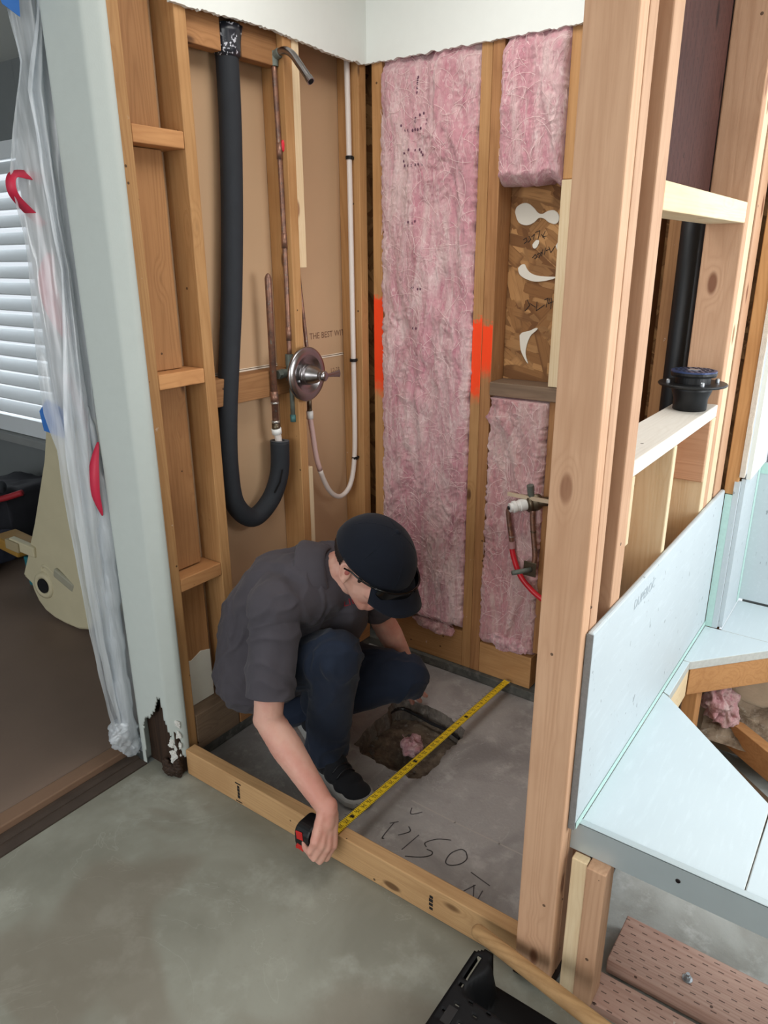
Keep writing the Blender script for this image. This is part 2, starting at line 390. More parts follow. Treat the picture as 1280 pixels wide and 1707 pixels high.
def obj(name, bm, mat, parent=None, label=None, cat=None, group=None, kind=None, smooth=False, bevel=0., sub=0, solid=0., norm=True):
    if norm: bmesh.ops.recalc_face_normals(bm, faces=bm.faces)
    vs = [v.co for v in bm.verts]
    if parent: off = V(parent.matrix_world.translation) if parent.parent is None else V(parent['_w'])
    else:
        lo = [min(v[i] for v in vs) for i in range(3)]; hi = [max(v[i] for v in vs) for i in range(3)]
        off = V(((lo[0]+hi[0])/2, (lo[1]+hi[1])/2, lo[2]))
    own = V((0, 0, 0)) if parent else off
    if parent:
        lo = V([min(v[i] for v in vs) for i in range(3)]); hi = V([max(v[i] for v in vs) for i in range(3)])
        c = (lo+hi)/2; own = c-off; off = c
    bmesh.ops.translate(bm, verts=bm.verts, vec=-off)
    me = bpy.data.meshes.new(name); bm.to_mesh(me); bm.free()
    for m in (mat if isinstance(mat, (list, tuple)) else [mat]): me.materials.append(m)
    if smooth: me.shade_smooth()
    o = bpy.data.objects.new(name, me); C.objects.link(o); o.location = own
    if parent: o.parent = parent; W[o.name] = off
    else: W[o.name] = off
    if bevel:
        b = o.modifiers.new('bevel', 'BEVEL'); b.width = bevel; b.segments = 2; b.limit_method = 'ANGLE'
    if solid:
        s = o.modifiers.new('solid', 'SOLIDIFY'); s.thickness = solid; s.offset = 0
    if sub:
        s = o.modifiers.new('sub', 'SUBSURF'); s.levels = sub; s.render_levels = sub
    for k, v in (('label', label), ('category', cat), ('group', group), ('kind', kind)):
        if v: o[k] = v
    return o
W = {}
_obj = obj
def obj(name, bm, mat, parent=None, **k):   # parents are placed by their world position table
    if parent is None: return _obj(name, bm, mat, None, **k)
    class P: pass
    pw = W[parent.name]
    lo = V([min(v.co[i] for v in bm.verts) for i in range(3)]); hi = V([max(v.co[i] for v in bm.verts) for i in range(3)])
    o = _obj(name, bm, mat, None, **k)
    o.parent = parent; o.location = W[o.name]-pw
    return o
def thing(name, loc, label, cat, group=None):
    o = bpy.data.objects.new(name, None); C.objects.link(o); o.location = loc; o.empty_display_size = .05
    W[o.name] = V(loc); o['label'] = label; o['category'] = cat
    if group: o['group'] = group
    return o
def struct(name, bm, mat, **k): return obj(name, bm, mat, kind='structure', **k)
def lumber(name, label, cat, x0, x1, y0, y1, z0, z1, kind, axis='z', group=None, bevel=.0025, paint=None):
    return obj(name, box(B(), x0, x1, y0, y1, z0, z1), wood(kind, axis, paint), label=label, cat=cat, group=group, bevel=bevel)
def nz(x, y=0., z=0.): return N.noise(V((x, y, z)))
def fused(prims, voxel, sm=5, fn=None):
    bm = B()
    for p in prims:
        k = p[0]
        if k == 'cap': cap(bm, *p[1:])
        elif k == 'ell': ell(bm, *p[1:])
        elif k == 'obox': obox(bm, *p[1:])
    bmesh.ops.recalc_face_normals(bm, faces=bm.faces)
    me = bpy.data.meshes.new('tmp'); bm.to_mesh(me); bm.free()
    o = bpy.data.objects.new('tmp', me); C.objects.link(o)
    r = o.modifiers.new('r', 'REMESH'); r.mode = 'VOXEL'; r.voxel_size = voxel
    s = o.modifiers.new('s', 'SMOOTH'); s.iterations = sm; s.factor = .5
    bpy.context.view_layer.update()
    m2 = bpy.data.meshes.new_from_object(o.evaluated_get(bpy.context.evaluated_depsgraph_get()))
    bpy.data.objects.remove(o); bpy.data.meshes.remove(me)
    out = B(); out.from_mesh(m2); bpy.data.meshes.remove(m2)
    if fn:
        out.normal_update()
        new = [fn(v.co.copy(), v.normal.copy()) for v in out.verts]
        for v, c in zip(out.verts, new): v.co = c
    return out
# ============================================================ STRUCTURE
HOLE = [(.355, .42), (.341, .523), (.337, .629), (.32, .694), (.345, .724), (.419, .745), (.509, .739), (.564, .716), (.623, .70), (.63, .659), (.63, .604), (.625, .547), (.638, .475), (.638, .426), (.62, .395), (.595, .386), (.538, .384), (.457, .387), (.40, .398)]
def jag(poly, n=5, amp=.005):
    out = []
    for i, a in enumerate(poly):
        b = poly[(i+1) % len(poly)]
        for k in range(n):
            t = k/n; out.append((a[0]+(b[0]-a[0])*t+random.uniform(-amp, amp), a[1]+(b[1]-a[1])*t+random.uniform(-amp, amp)))
    return out
hole = jag(HOLE)
bm = B()
outer = [bm.verts.new((x, y, 0)) for x, y in ((-.1, .0195), (1.2402, .0195), (1.2402, 1.09), (-.1, 1.09))]
inn = [bm.verts.new((x, y, 0)) for x, y in hole]
ed = [bm.edges.new((l[i], l[(i+1) % len(l)])) for l in (outer, inn) for i in range(len(l))]
bmesh.ops.triangle_fill(bm, use_beauty=True, edges=ed)
low = []
for i, (x, y) in enumerate(hole):
    cx, cy = .49, .56; back = max(0, min(1, (y-.55)/.12)); k = .10*(.55+back*.2)
    low.append((bm.verts.new((x+(cx-x)*k+random.uniform(-.004, .004), y+(cy-y)*k*.6+random.uniform(-.004, .004), -.03)), bm.verts.new((x+(cx-x)*k*1.5, y+(cy-y)*k*1.4, -.10))))
nH = len(hole)
for i in range(nH):
    j = (i+1) % nH
    for a, b, c, d in ((inn[i], inn[j], low[j][0], low[i][0]), (low[i][0], low[j][0], low[j][1], low[i][1])): bm.faces.new((a, b, c, d)).material_index = 1
SLAB = [[(.66, .194), (.676, .213)], [(.668, .204), (.673, .14), (.68, .137)], [(.711, .214), (.724, .203), (.717, .187), (.705, .171)], [(.752, .204), (.743, .133)], [(.835, .24), (.802, .221), (.782, .191), (.792, .18)], [(.799, .173), (.815, .174), (.818, .161), (.799, .14), (.764, .119)], [(.89, .227), (.904, .208), (.899, .183), (.88, .163), (.863, .165), (.859, .198), (.874, .227), (.89, .227)], [(.677, .281), (.689, .259), (.711, .284)], [(.936, .174), (.996, .164)], [(.965, .144), (.947, .104)], [(.962, .142), (.982, .103)], [(.989, .139), (.992, .104)]]
bmesh.ops.recalc_face_normals(bm, faces=bm.faces)
for q in SLAB:
    P = smoothpath([(x, y, .0008) for x, y in q], 4) if len(q) > 2 else [V((x, y, .0008)) for x, y in q]
    k0 = len(bm.faces); stroke(bm, P, .0032, (0, 0, 1)); bm.faces.ensure_lookup_table()
    for f_ in bm.faces[k0:]: f_.material_index = 2
k0 = len(bm.faces); stroke(bm, [(.66, .307, .0006), (.81, .3045, .0006), (.95, .306, .0006), (1.14, .308, .0006)], .0045, (0, 0, 1)); bm.faces.ensure_lookup_table()
for f_ in bm.faces[k0:]: f_.material_index = 3
struct('floor', bm, [MS, MBRK, MPENC, plain('pale slab joint', (176, 168, 162), .8)], norm=False)
bm = B(); box(bm, -.125, 3.0, -4.0, .019, -.06, 0); struct('floor', bm, MF)
bm = B()
for i in range(40):
    for j in range(28): pass
g = []
for i in range(61):
    row = []
    for j in range(43):
        x = 1.2403+i*.03; y = .0192+j*.03
        row.append(bm.verts.new((x, y, -.004+.006*nz(x*9, y*9)+.004*nz(x*30, y*30, 3)-.03*max(0, nz(x*2.3+5, y*3, 8)-.15))))
    g.append(row)
for i in range(60):
    for j in range(42): bm.faces.new((g[i][j], g[i+1][j], g[i+1][j+1], g[i][j+1]))
struct('floor', bm, MR, smooth=True)
struct('floor', box(B(), -4.2, -.1255, -4.0, 1.1, -.08, -.0025), MDWALL)
struct('floor', box(B(), -4.25, 3.05, -4.05, 1.42, -.20, -.15), MSOIL)  # unseen slab added underneath to block sky light leaking through floor gaps
# ceiling and outer shell
struct('ceiling', box(B(), -4.2, 3.0, -4.0, 1.4, 2.44, 2.5), MDRY)
# back wall: strand board sheathing and the white drywall left above the cut line
HW = [[[(.549, 1.58), (.559, 1.586), (.562, 1.575), (.553, 1.569)], [(.568, 1.591), (.575, 1.58), (.566, 1.572)], [(.577, 1.588), (.586, 1.596), (.584, 1.58)], [(.589, 1.601), (.604, 1.606), (.599, 1.579)], [(.61, 1.595), (.621, 1.582)], [(.622, 1.605), (.614, 1.587), (.626, 1.59)]],
      [[(.584, 1.526), (.593, 1.536), (.6, 1.528), (.591, 1.523)], [(.599, 1.536), (.614, 1.542), (.606, 1.526)], [(.617, 1.55), (.615, 1.531)], [(.626, 1.555), (.624, 1.536)], [(.629, 1.547), (.641, 1.552)], [(.637, 1.558), (.645, 1.541), (.658, 1.56)]],
      [[(.574, 1.398), (.584, 1.381), (.569, 1.363)], [(.584, 1.387), (.604, 1.376)], [(.609, 1.393), (.608, 1.365), (.635, 1.383)], [(.634, 1.399), (.646, 1.405), (.641, 1.377)], [(.652, 1.405), (.647, 1.388), (.665, 1.395)], [(.658, 1.405), (.657, 1.372)]]]
bm = box(B(), -.12, 1.245, 1.0905, 1.102, 0, 2.44)
for h in HW:
    for q in h:
        k0 = len(bm.faces); stroke(bm, [(a_, 1.0895, c_) for a_, c_ in q], .0022, (0, -1, 0)); bm.faces.ensure_lookup_table()
        for f_ in bm.faces[k0:]: f_.material_index = 1
struct('wall_back', bm, [MOSB, MINKB], norm=False)
def cutboard(axis, s0, s1, lo, hi, base, seed, mat, name):
    pts = []; s = s0
    while s < s1: pts.append((s, base(s)+.006*nz(s*40, seed)+.004*nz(s*130, seed))); s += .007
    pts += [(s1, base(s1)), (s1, 2.438), (s0, 2.438)]
    bm = prism(B(), pts, axis, lo, hi)
    return struct(name, bm, mat)
cutboard('x', .205, 1.0, -.0003, .0127, lambda s: 2.121-.006*math.sin(s*9), 3, MDRY, 'wall_left')
cutboard('y', .0128, 1.30, .986, .9985, lambda s: 2.119, 9, MDRY, 'wall_back')
# back of the neighbouring room's drywall, seen between the left studs
bm = box(B(), -.103, -.0905, .021, 1.089, 1.197, 2.439); box(bm, -.103, -.0905, .021, 1.089, .0, 1.191)
glyphs(bm, 'THE BEST WITT', (-.0900, .775, 1.262), (0, 1, .0), (0, 0, 1), .030, 1)
glyphs(bm, 'L2-23', (-.0900, .885, 1.135), (0, 1, .0), (0, 0, 1), .022, 1)
struct('wall_left', bm, [MBRN, MINK])
bm = B(); box(bm, -.1035, -.0885, .262, .957, 1.1915, 1.1955); box(bm, -.0925, -.0885, .262, .957, 1.1985, 1.2005); struct('trim_1', bm, MGYP)
# end of the left wall: painted drywall wrap with a rotted-out foot
prof = [(-.150, .10), (-.150, -.034), (-.146, -.0415), (-.138, -.0435), (-.10, -.039), (-.06, -.034), (-.024, -.0285), (-.018, -.0275), (-.0145, -.0255), (.004, -.005), (.011, .003), (.0127, .010), (.0127, .0195)]
acc = [0]
for a, b in zip(prof, prof[1:]): acc.append(acc[-1]+math.hypot(b[0]-a[0], b[1]-a[1]))
def onprof(s):
    for i in range(len(acc)-1):
        if s <= acc[i+1]+1e-9:
            t = (s-acc[i])/(acc[i+1]-acc[i]); return (prof[i][0]+(prof[i+1][0]-prof[i][0])*t, prof[i][1]+(prof[i+1][1]-prof[i][1])*t)
    return prof[-1]
SL = acc[-1]; ns = 66
zs = [i*.0065 for i in range(50)]+[.34+i*.05 for i in range(43)]
zs = [z for z in zs if z < 2.439]+[2.439]
bm = B(); gv = [[bm.verts.new((*onprof(SL*i/ns), z)) for i in range(ns+1)] for z in zs]
def rot_top(x):    # upper edge of the missing plaster, by x across the wall end
    if x < -.128: return -1
    k = [(-.128, .02), (-.120, .16), (-.106, .178), (-.092, .185), (-.075, .20), (-.058, .235), (-.044, .275), (-.034, .27), (-.028, .20), (-.018, .16), (-.008, .11), (.004, .075), (.013, .06)]
    for (a, za), (b, zb) in zip(k, k[1:]):
        if a <= x <= b: return za+(zb-za)*(x-a)/(b-a)
    return .06
for i in range(len(zs)-1):
    for j in range(ns):
        x, y = onprof(SL*(j+.5)/ns)
        zc = (zs[i]+zs[i+1])/2
        if SL*(j+.5)/ns > .12 and zc < rot_top(x)+.018*nz(x*160, zc*160): continue
        bm.faces.new((gv[i][j], gv[i][j+1], gv[i+1][j+1], gv[i+1][j]))
for v in [v for v in bm.verts if not v.link_faces]: bm.verts.remove(v)
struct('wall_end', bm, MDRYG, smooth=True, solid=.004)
struct('wall_left', box(B(), -.150, -.1035, .101, 1.09, 0, 2.44), MDWALL)
# concrete ledge under the plates
bm = box(B(), -.0900, 1.235, .984, 1.0900, .0002, .0365); box(bm, -.0900, -.003, .066, .9835, .0002, .0365)
struct('trim_2', bm, m_concrete('dark ledge concrete', (98, 98, 92), (72, 72, 68), (124, 122, 116), False, .8, 5, .4), bevel=.004)
# right room: exterior wall with a window recess
bm = box(B(), 1.300, 1.3115, 1.062, 1.2995, .923, 2.439); struct('wall_right', bm, MDRY)
bm = box(B(), 1.2895, 1.301, 1.0625, 1.2995, .4455, .9215); struct('wall_right', bm, MBOARD)
bm = box(B(), 1.3015, 3.0, 1.30, 1.312, .452, .92); struct('wall_back', bm, MBOARD)
bm = box(B(), 1.312, 3.0, 1.3125, 1.36, 0, .96); struct('wall_back', bm, MDWALL)
struct('wall_back', box(B(), 1.312, 3.0, 1.30, 1.36, 2.12, 2.44), MDRY)
struct('wall_back', box(B(), 2.6, 3.0, 1.30, 1.36, .961, 2.119), MDRY)
struct('wall_back', box(B(), 1.246, 3.0, 1.0905, 1.102, 0, .42), plain('old plaster', (196, 174, 148), .9, var=.2, scale=20, bump=.6))
struct('wall_back', box(B(), 1.246, 1.2885, 1.0905, 1.102, .421, 2.439), MOSB)
bm = B(); box(bm, 1.3121, 1.385, 1.315, 1.35, .962, 2.118); box(bm, 2.56, 2.599, 1.315, 1.35, .962, 2.118); box(bm, 1.386, 2.559, 1.315, 1.35, .962, 1.0); box(bm, 1.386, 2.559, 1.315, 1.35, 2.08, 2.118)
w1 = struct('window_1', bm, MSHUT); obj('pane', box(B(), 1.386, 2.559, 1.33, 1.334, 1.001, 2.079), MGLASS, w1)
bm = B(); box(bm, 2.75, 2.81, -4.0, -.2, 0, 2.44); box(bm, 2.75, 2.81, -.199, 1.1, 0, .96); box(bm, 2.75, 2.81, -.199, 1.1, 2.12, 2.44); box(bm, 2.75, 2.81, 1.101, 1.299, 0, 2.44); struct('wall_right', bm, MDRY)
bm = B(); box(bm, 2.76, 2.80, -.198, -.16, .962, 2.118); box(bm, 2.76, 2.80, 1.06, 1.099, .962, 2.118); box(bm, 2.76, 2.80, -.159, 1.059, .962, 1.0); box(bm, 2.76, 2.80, -.159, 1.059, 2.08, 2.118)
w2 = struct('window_2', bm, MSHUT); obj('pane', box(B(), 2.778, 2.782, -.159, 1.059, 1.001, 2.079), MGLASS, w2)
# left room shell and its shuttered window
bm = B(); box(bm, -4.2, -3.45, 1.05, 1.09, 0, 2.44); box(bm, -2.17, -.151, 1.05, 1.09, 0, 2.44); box(bm, -3.449, -2.171, 1.05, 1.09, 0, .54); box(bm, -3.449, -2.171, 1.05, 1.09, 2.10, 2.44)
struct('wall_back', bm, MDWALL)
struct('wall_left', box(B(), -4.25, -4.2, -4.0, 1.09, 0, 2.44), MDWALL)
bm = B(); box(bm, -3.448, -3.40, 1.03, 1.075, .542, 2.098); box(bm, -2.235, -2.172, 1.03, 1.075, .542, 2.098); box(bm, -3.399, -2.236, 1.03, 1.075, .542, .64); box(bm, -3.399, -2.236, 1.03, 1.075, 2.02, 2.098)
w3 = struct('window_3', bm, MSHUT)
for k in range(16):
    obj('slat', obox(B(), (-2.8175, 1.052, .69+k*.086), (1, 0, 0), (0, .62, .78), (1.158, .078, .010)), MSHUT, w3, bevel=.003)
obj('pane', box(B(), -3.399, -2.236, 1.083, 1.086, .642, 2.018), MGLASS, w3)
struct('trim_3', box(B(), -3.5, -2.12, .985, 1.0495, .49, .538), plain('grey sill paint', (140, 142, 140), .6), bevel=.004)
# threshold under the opening
bm = box(B(), -.206, -.127, -3.9, -.0445, -.002, .004); box(bm, -.185, -.165, -3.9, -.0445, .004, .008)
struct('trim_4', bm, plain('dark threshold track', (70, 58, 50), .7, var=.35, scale=18))
# ============================================================ LEFT WALL FRAMING
GL = 'old framing timbers of the left plumbing wall'
lumber('wall_stud', 'narrow old stud along the white wall end, rotted dark at its foot', 'stud', -.09, -.0005, .0205, .0635, .0005, 2.439, 'old', group=GL)
for z0, z1, lab in ((1.838, 2.439, 'wide flat board at the top left, above the topmost short block'), (1.238, 1.795, 'wide flat board between the top and middle short blocks'), (.642, 1.194, 'wide flat board between the middle and lowest short blocks'), (.166, .592, 'wide flat board stub below the lowest short block')):
    lumber('backing_board', lab, 'board', -.0895, -.052, .066, .188, z0, z1, 'aged', group=GL)
for z, lab in ((1.817, 'short wood block between the left studs, the highest of three'), (1.216, 'short wood block between the left studs, middle of three, level with the shower valve'), (.617, 'short wood block between the left studs, lowest, beside the crouching person')):
    lumber('blocking', lab, 'wood block', -.0895, -.001, .0645, .2215, z-.0205, z+.0205, 'header', 'y', group=GL)
lumber('wall_stud', 'old stud left of the thick black foam-covered pipe', 'stud', -.0895, 0, .2225, .2605, .167, 2.439, 'old', group=GL)
lumber('blocking', 'old header piece at the top left of the black foam pipe', 'wood block', -.06, -.022, .2612, .392, 2.05, 2.16, 'aged', 'y', group=GL)
lumber('blocking', 'old header piece between the black foam pipe and the shower arm', 'wood block', -.06, -.022, .466, .606, 2.05, 2.16, 'aged', 'y', group=GL)
lumber('wall_stud', 'old stud behind the round shower valve plate', 'stud', -.0895, 0, .6075, .6445, .167, 2.439, 'old', group=GL)
lumber('furring_strip', 'pale new strip nailed beside the upper shower stud', 'board', -.06, -.002, .6452, .678, 1.50, 2.439, 'pale', group=GL)
lumber('furring_strip', 'short pale strip at the foot of the shower valve stud', 'board', -.06, -.002, .6452, .668, .36, .845, 'pale', group=GL)
lumber('blocking', 'reddish cross block behind the shower valve pipes', 'wood block', -.0895, -.035, .2612, .6068, 1.108, 1.190, 'aged', 'y', group=GL)
lumber('wall_stud', 'corner stud of the left wall behind the milky plastic tube', 'stud', -.0895, -.0005, .9585, .9992, .167, 2.439, 'old', group=GL)
lumber('bottom_plate', 'dusty old bottom plate piece beside the rotted wall end', 'plate', -.0895, .0, .066, .243, .038, .1655, 'grey', 'y', group=GL)
lumber('bottom_plate', 'old bottom plate piece behind the crouching person', 'plate', -.0895, .0, .247, .9825, .038, .1655, 'aged', 'y', group=GL)
pb = prism(B(), [(.072, .168), (.186, .168), (.186, .335), (.15, .345), (.11, .328), (.072, .338)], 'x', -.0515, -.0495)
obj('plaster_patch', pb, MGLUE, label='white plaster smear on the board stub at the lower left', cat='plaster')
pb = prism(B(), [(.262, .168), (.34, .168), (.345, .21), (.32, .28), (.30, .33), (.262, .38)], 'x', -.088, -.079)
obj('drywall_scrap', pb, MDRY, label='torn white drywall scrap low behind the person', cat='drywall scrap')
# rotten foot of the wall end
bm = B()
poly = [(-.138, .004), (-.134, .17), (-.112, .195), (-.07, .20), (-.052, .245), (-.040, .27), (-.030, .25), (-.018, .18), (-.004, .155), (.006, .12), (.009, .004)]
prism(bm, jag(poly, 4, .002), 'y', -.018, .012)
bmesh.ops.subdivide_edges(bm, edges=bm.edges[:], cuts=1)
obj('rotten_board', bm, wood('rot_and_shade', 'z'), label='dark rotted wood exposed at the foot of the white wall end', cat='rotten wood')
pr = []
for i in range(26):
    cx = random.uniform(-.020, .010); cz = .02+random.random()*(.17 if cx > -.004 else .11)
    pr.append(('ell', (cx, -.024+.018*(cx+.02)/.03, cz), (.006+random.random()*.005, .004, .006+random.random()*.014)))
bm = fused(pr, .0025, 1, lambda c, n: c+n*.0035*N.noise(c*210))
obj('plaster_crumbs', bm, plain('crumbling white plaster', (206, 204, 198), .9, var=.2, scale=100), label='crumbling white plaster flakes at the rotted wall foot', cat='plaster', kind='stuff')
bm = fused([('ell', (-.022, -.035, .02), (.03, .016, .02)), ('ell', (.008, -.026, .032), (.016, .014, .035)), ('ell', (-.045, -.03, .028), (.018, .012, .02))], .003, 2, lambda c, n: c+n*.004*nz(c.x*130, c.y*130, c.z*130))
obj('debris', bm, wood('rot_and_shade', 'x'), label='lump of rotted wood debris on the floor at the wall end', cat='debris')
# ============================================================ BACK WALL FRAMING
GB = 'old framing timbers of the back wall'
PT = (1.06, 1.40); PT2 = (1.075, 1.338)
lumber('wall_stud', 'back wall corner stud left of the tall pink batt, sprayed orange', 'stud', .022, .064, 1.0, 1.089, .037, 2.439, 'old', group=GB, paint=PT)
lumber('wall_stud', 'back wall stud right of the tall pink batt, left of the orange-sprayed pair', 'stud', .426, .4625, 1.0, 1.089, .037, 2.439, 'old', group=GB, paint=PT2)
lumber('wall_stud', 'back wall stud beside the strand board, right of the orange-sprayed pair', 'stud', .4632, .5015, 1.0, 1.089, .037, 2.439, 'aged', group=GB, paint=(1.16, 1.332))
lumber('wall_stud', 'old back wall stud partly hidden by the big new post', 'stud', .752, .79, 1.0, 1.089, .037, 2.439, 'old', group=GB)
lumber('wall_stud', 'old stud strip right of the upper pink batt', 'stud', .703, .7515, 1.004, 1.089, 1.74, 2.439, 'old', group=GB)
lumber('wall_stud', 'old stud strip right of the lower pink batt', 'stud', .712, .7515, 1.004, 1.089, .187, 1.093, 'aged', group=GB)
lumber('furring_strip', 'pale new strip along the right edge of the strand board', 'board', .706, .7515, .992, 1.03, 1.142, 1.738, 'pale', group=GB)
lumber('blocking', 'dark cross block under the strand board patch', 'wood block', .502, .7515, .992, 1.089, 1.095, 1.140, 'grey', 'x', group=GB)
lumber('bottom_plate', 'bottom plate piece below the tall pink batt', 'plate', .0645, .4255, 1.0, 1.089, .037, .185, 'old', 'x', group=GB)
lumber('bottom_plate', 'bottom plate piece below the lower pink batt, near the tape end', 'plate', .502, .7115, 1.0, 1.089, .037, .165, 'old', 'x', group=GB)
for x in (.95, 1.02):
    lumber('wall_stud', 'dark old back wall stud seen deep through the new stud bay', 'stud', x, x+.038, 1.0, 1.089, .037, 2.439, 'aged', group='hidden back wall studs')
# marks on the strand board
bm = B()
G = [[(.516, 1.662), (.521, 1.677), (.54, 1.687), (.561, 1.686), (.581, 1.672), (.594, 1.659), (.609, 1.654), (.627, 1.662), (.648, 1.663), (.663, 1.651), (.665, 1.633), (.654, 1.623), (.632, 1.629), (.616, 1.64), (.598, 1.642), (.584, 1.63), (.559, 1.622), (.53, 1.632)],
     [(.537, 1.495), (.548, 1.505), (.56, 1.506), (.568, 1.493), (.584, 1.479), (.616, 1.471), (.676, 1.469), (.666, 1.465), (.636, 1.457), (.598, 1.454), (.566, 1.462), (.543, 1.476)],
     [(.555, 1.284), (.564, 1.294), (.589, 1.301), (.611, 1.311), (.618, 1.308), (.606, 1.296), (.594, 1.284), (.583, 1.254), (.581, 1.224), (.591, 1.195), (.576, 1.212), (.561, 1.241)],
     [(.582, 1.566), (.593, 1.578), (.604, 1.577), (.603, 1.566), (.595, 1.554), (.585, 1.555)], [(.66, 1.56), (.669, 1.574), (.678, 1.573), (.679, 1.541), (.669, 1.544)]]
GLAB = ('dumbbell-shaped cream glue blob, highest on the strand board', 'long tailed cream glue smear halfway down the strand board', 'curved cream glue streak lowest on the strand board', 'small cream glue dot between the two written numbers', 'cream glue dab at the right edge of the strand board')
for g_, lab in zip(G, GLAB):
    P = [V((a, 0, b)) for a, b in g_]; P = smoothpath(P+[P[0]], 3)[:-1]
    cx = sum(p.x for p in P)/len(P); cz = sum(p.z for p in P)/len(P)
    b2 = B(); prism(b2, [(p.x, p.z) for p in P], 'y', 1.0865, 1.0904)
    obj('glue_blob', b2, MGLUE, label=lab, cat='glue', group='glue blobs on the strand board', bevel=.0015)
# insulation
DOTS = [(.211, 2.058), (.21, 2.051), (.21, 2.041), (.208, 2.029), (.207, 2.016), (.233, 1.956), (.222, 1.952), (.209, 1.943), (.243, 1.937), (.207, 1.933), (.244, 1.924), (.168, 1.913), (.18, 1.912), (.194, 1.911), (.206, 1.912), (.216, 1.911), (.229, 1.913), (.155, 1.927), (.168, 1.847), (.189, 1.854), (.207, 1.852), (.224, 1.853), (.231, 1.845), (.238, 1.837), (.168, 1.81), (.184, 1.809), (.197, 1.808), (.211, 1.81), (.223, 1.811), (.235, 1.808), (.164, 1.824), (.191, 1.639), (.201, 1.636), (.212, 1.641), (.199, 1.431), (.214, 1.434), (.229, 1.429), (.24, 1.429), (.208, 1.299), (.223, 1.3)]
def batt(name, label, x0, x1, z0, z1, bulge, seed, mat, ragged=0., bottom=None, dens=.0042):
    nx = int((x1-x0)/dens); nzv = int((z1-z0)/dens); bm = B(); rows = []
    def surf(x, z):
        u = (x-x0)/(x1-x0); e = min(1, min(u, 1-u)/.09)**.5
        et = min(1, min(z-z0, z1-z+.03)/.03); et = max(0, et)**.5
        q = V((x*7.0, seed, z*2.1)); w = V((N.noise(q*1.3), 0, N.noise(q*1.3+V((9, 4, 2)))))
        p = q+w*.9
        b = N.noise(p)*.7+.50*N.noise(p*2.4)+.26*N.noise(p*5.2)+.16*(abs(N.noise(p*9.5+w))-.2)
        strand = abs(N.noise(V((x*46+w.x*14, seed, z*17+w.z*8))))
        tuft = max(0, N.noise(V((x*13, seed+4, z*10)))-.12)
        return 1.0-bulge*(.35+.65*e)*et-.024*b*e-.016*tuft*e-.008*(.35-strand)*e-.003*N.noise(V((x*120, seed, z*120)))+.03*(1-et)+(.025*max(0, min(1, (z-2.085)/.03)) if z1 > 2 else 0)
    for j in range(nzv+1):
        z = z0+(z1-z0)*j/nzv; r = []
        for i in range(nx+1):
            u = i/nx; x = x0+(x1-x0)*u
            edge = max(0, 1-min(u, 1-u)/.12)
            dx = ragged*edge*(N.noise(V((z*22, seed, 1 if u < .5 else 7)))+.6*N.noise(V((z*70, seed, 3 if u < .5 else 8))))
            zz = z+(bottom(x, seed)*max(0, 1-(z-z0)/.08) if bottom else 0)
            r.append(bm.verts.new((x+dx, surf(x, z), zz)))
        rows.append(r)
    for a, b in zip(rows, rows[1:]):
        for i in range(nx): bm.faces.new((a[i], a[i+1], b[i+1], b[i]))
    bd = [r[0] for r in rows]+rows[-1][1:]+[r[-1] for r in rows[-2::-1]]+rows[0][-2:0:-1]
    bk = [bm.verts.new((min(max(v.co.x, x0+.002), x1-.002), 1.0885, min(max(v.co.z, z0), z1))) for v in bd]
    for i in range(len(bd)):
        j = (i+1) % len(bd)
        bm.faces.new((bd[i], bd[j], bk[j], bk[i]))
    # loose fibre wisps
    rs = random.Random(seed)
    for k in range(int(110*(z1-z0)*(x1-x0)/.2)):
        x = rs.uniform(x0+.01, x1-.01); z = rs.uniform(z0+.02, z1-.02); a = rs.uniform(-1, 1)*1.2+(1.57 if rs.random() < .75 else 0); L = rs.uniform(.03, .10); cu = rs.uniform(-1.6, 1.6); pts = []
        for t in range(5):
            q = L*t/4; aa = a+cu*t/4; xx = min(max(x+math.cos(aa)*q, x0), x1); z2 = min(max(z+math.sin(aa)*q, z0+.01), z1)
            pts.append((xx, surf(xx, z2)-.0012-.004*math.sin(math.pi*t/4)*rs.random(), z2))
        k1 = len(bm.faces); tube(bm, smoothpath(pts, 3), [.0006]*13, 4, False); bm.faces.ensure_lookup_table()
        for f_ in bm.faces[k1:]: f_.material_index = 2
    if seed == 3:
        k0 = len(bm.faces)
        for x, z in DOTS: ell(bm, (x, surf(x, z)-.0005, z), (.0035, .002, .0048), None, 8, 4)
        bm.faces.ensure_lookup_table()
        for f_ in bm.faces[k0:]: f_.material_index = 1
    return obj(name, bm, [mat, plain('faded purple print', (104, 66, 84), .95), plain('pale glass fibre', (244, 218, 216), .9)], label=label, cat='insulation', smooth=True, norm=True), surf
GI = 'pink insulation batts in the back wall'
b1, s1 = batt('insulation_batt', 'tall pink fibreglass batt left of the orange-sprayed stud pair, printed with dotted figures', .066, .4245, .19, 2.135, .018, 3, MBATT, .010)
b1['group'] = GI
b2_, s2 = batt('insulation_batt', 'upper pink fibreglass batt above the strand board', .5025, .7020, 1.735, 2.125, .022, 11, MBATT, .006, lambda x, s: .02*N.noise(V((x*25, s, 0)))-.004)
b2_['group'] = GI
b3_, s3 = batt('insulation_batt', 'lower pink fibreglass batt behind the uncovered brass valve', .506, .7110, .168, 1.088, .018, 23, MBATTD, .014)
b3_['group'] = GI
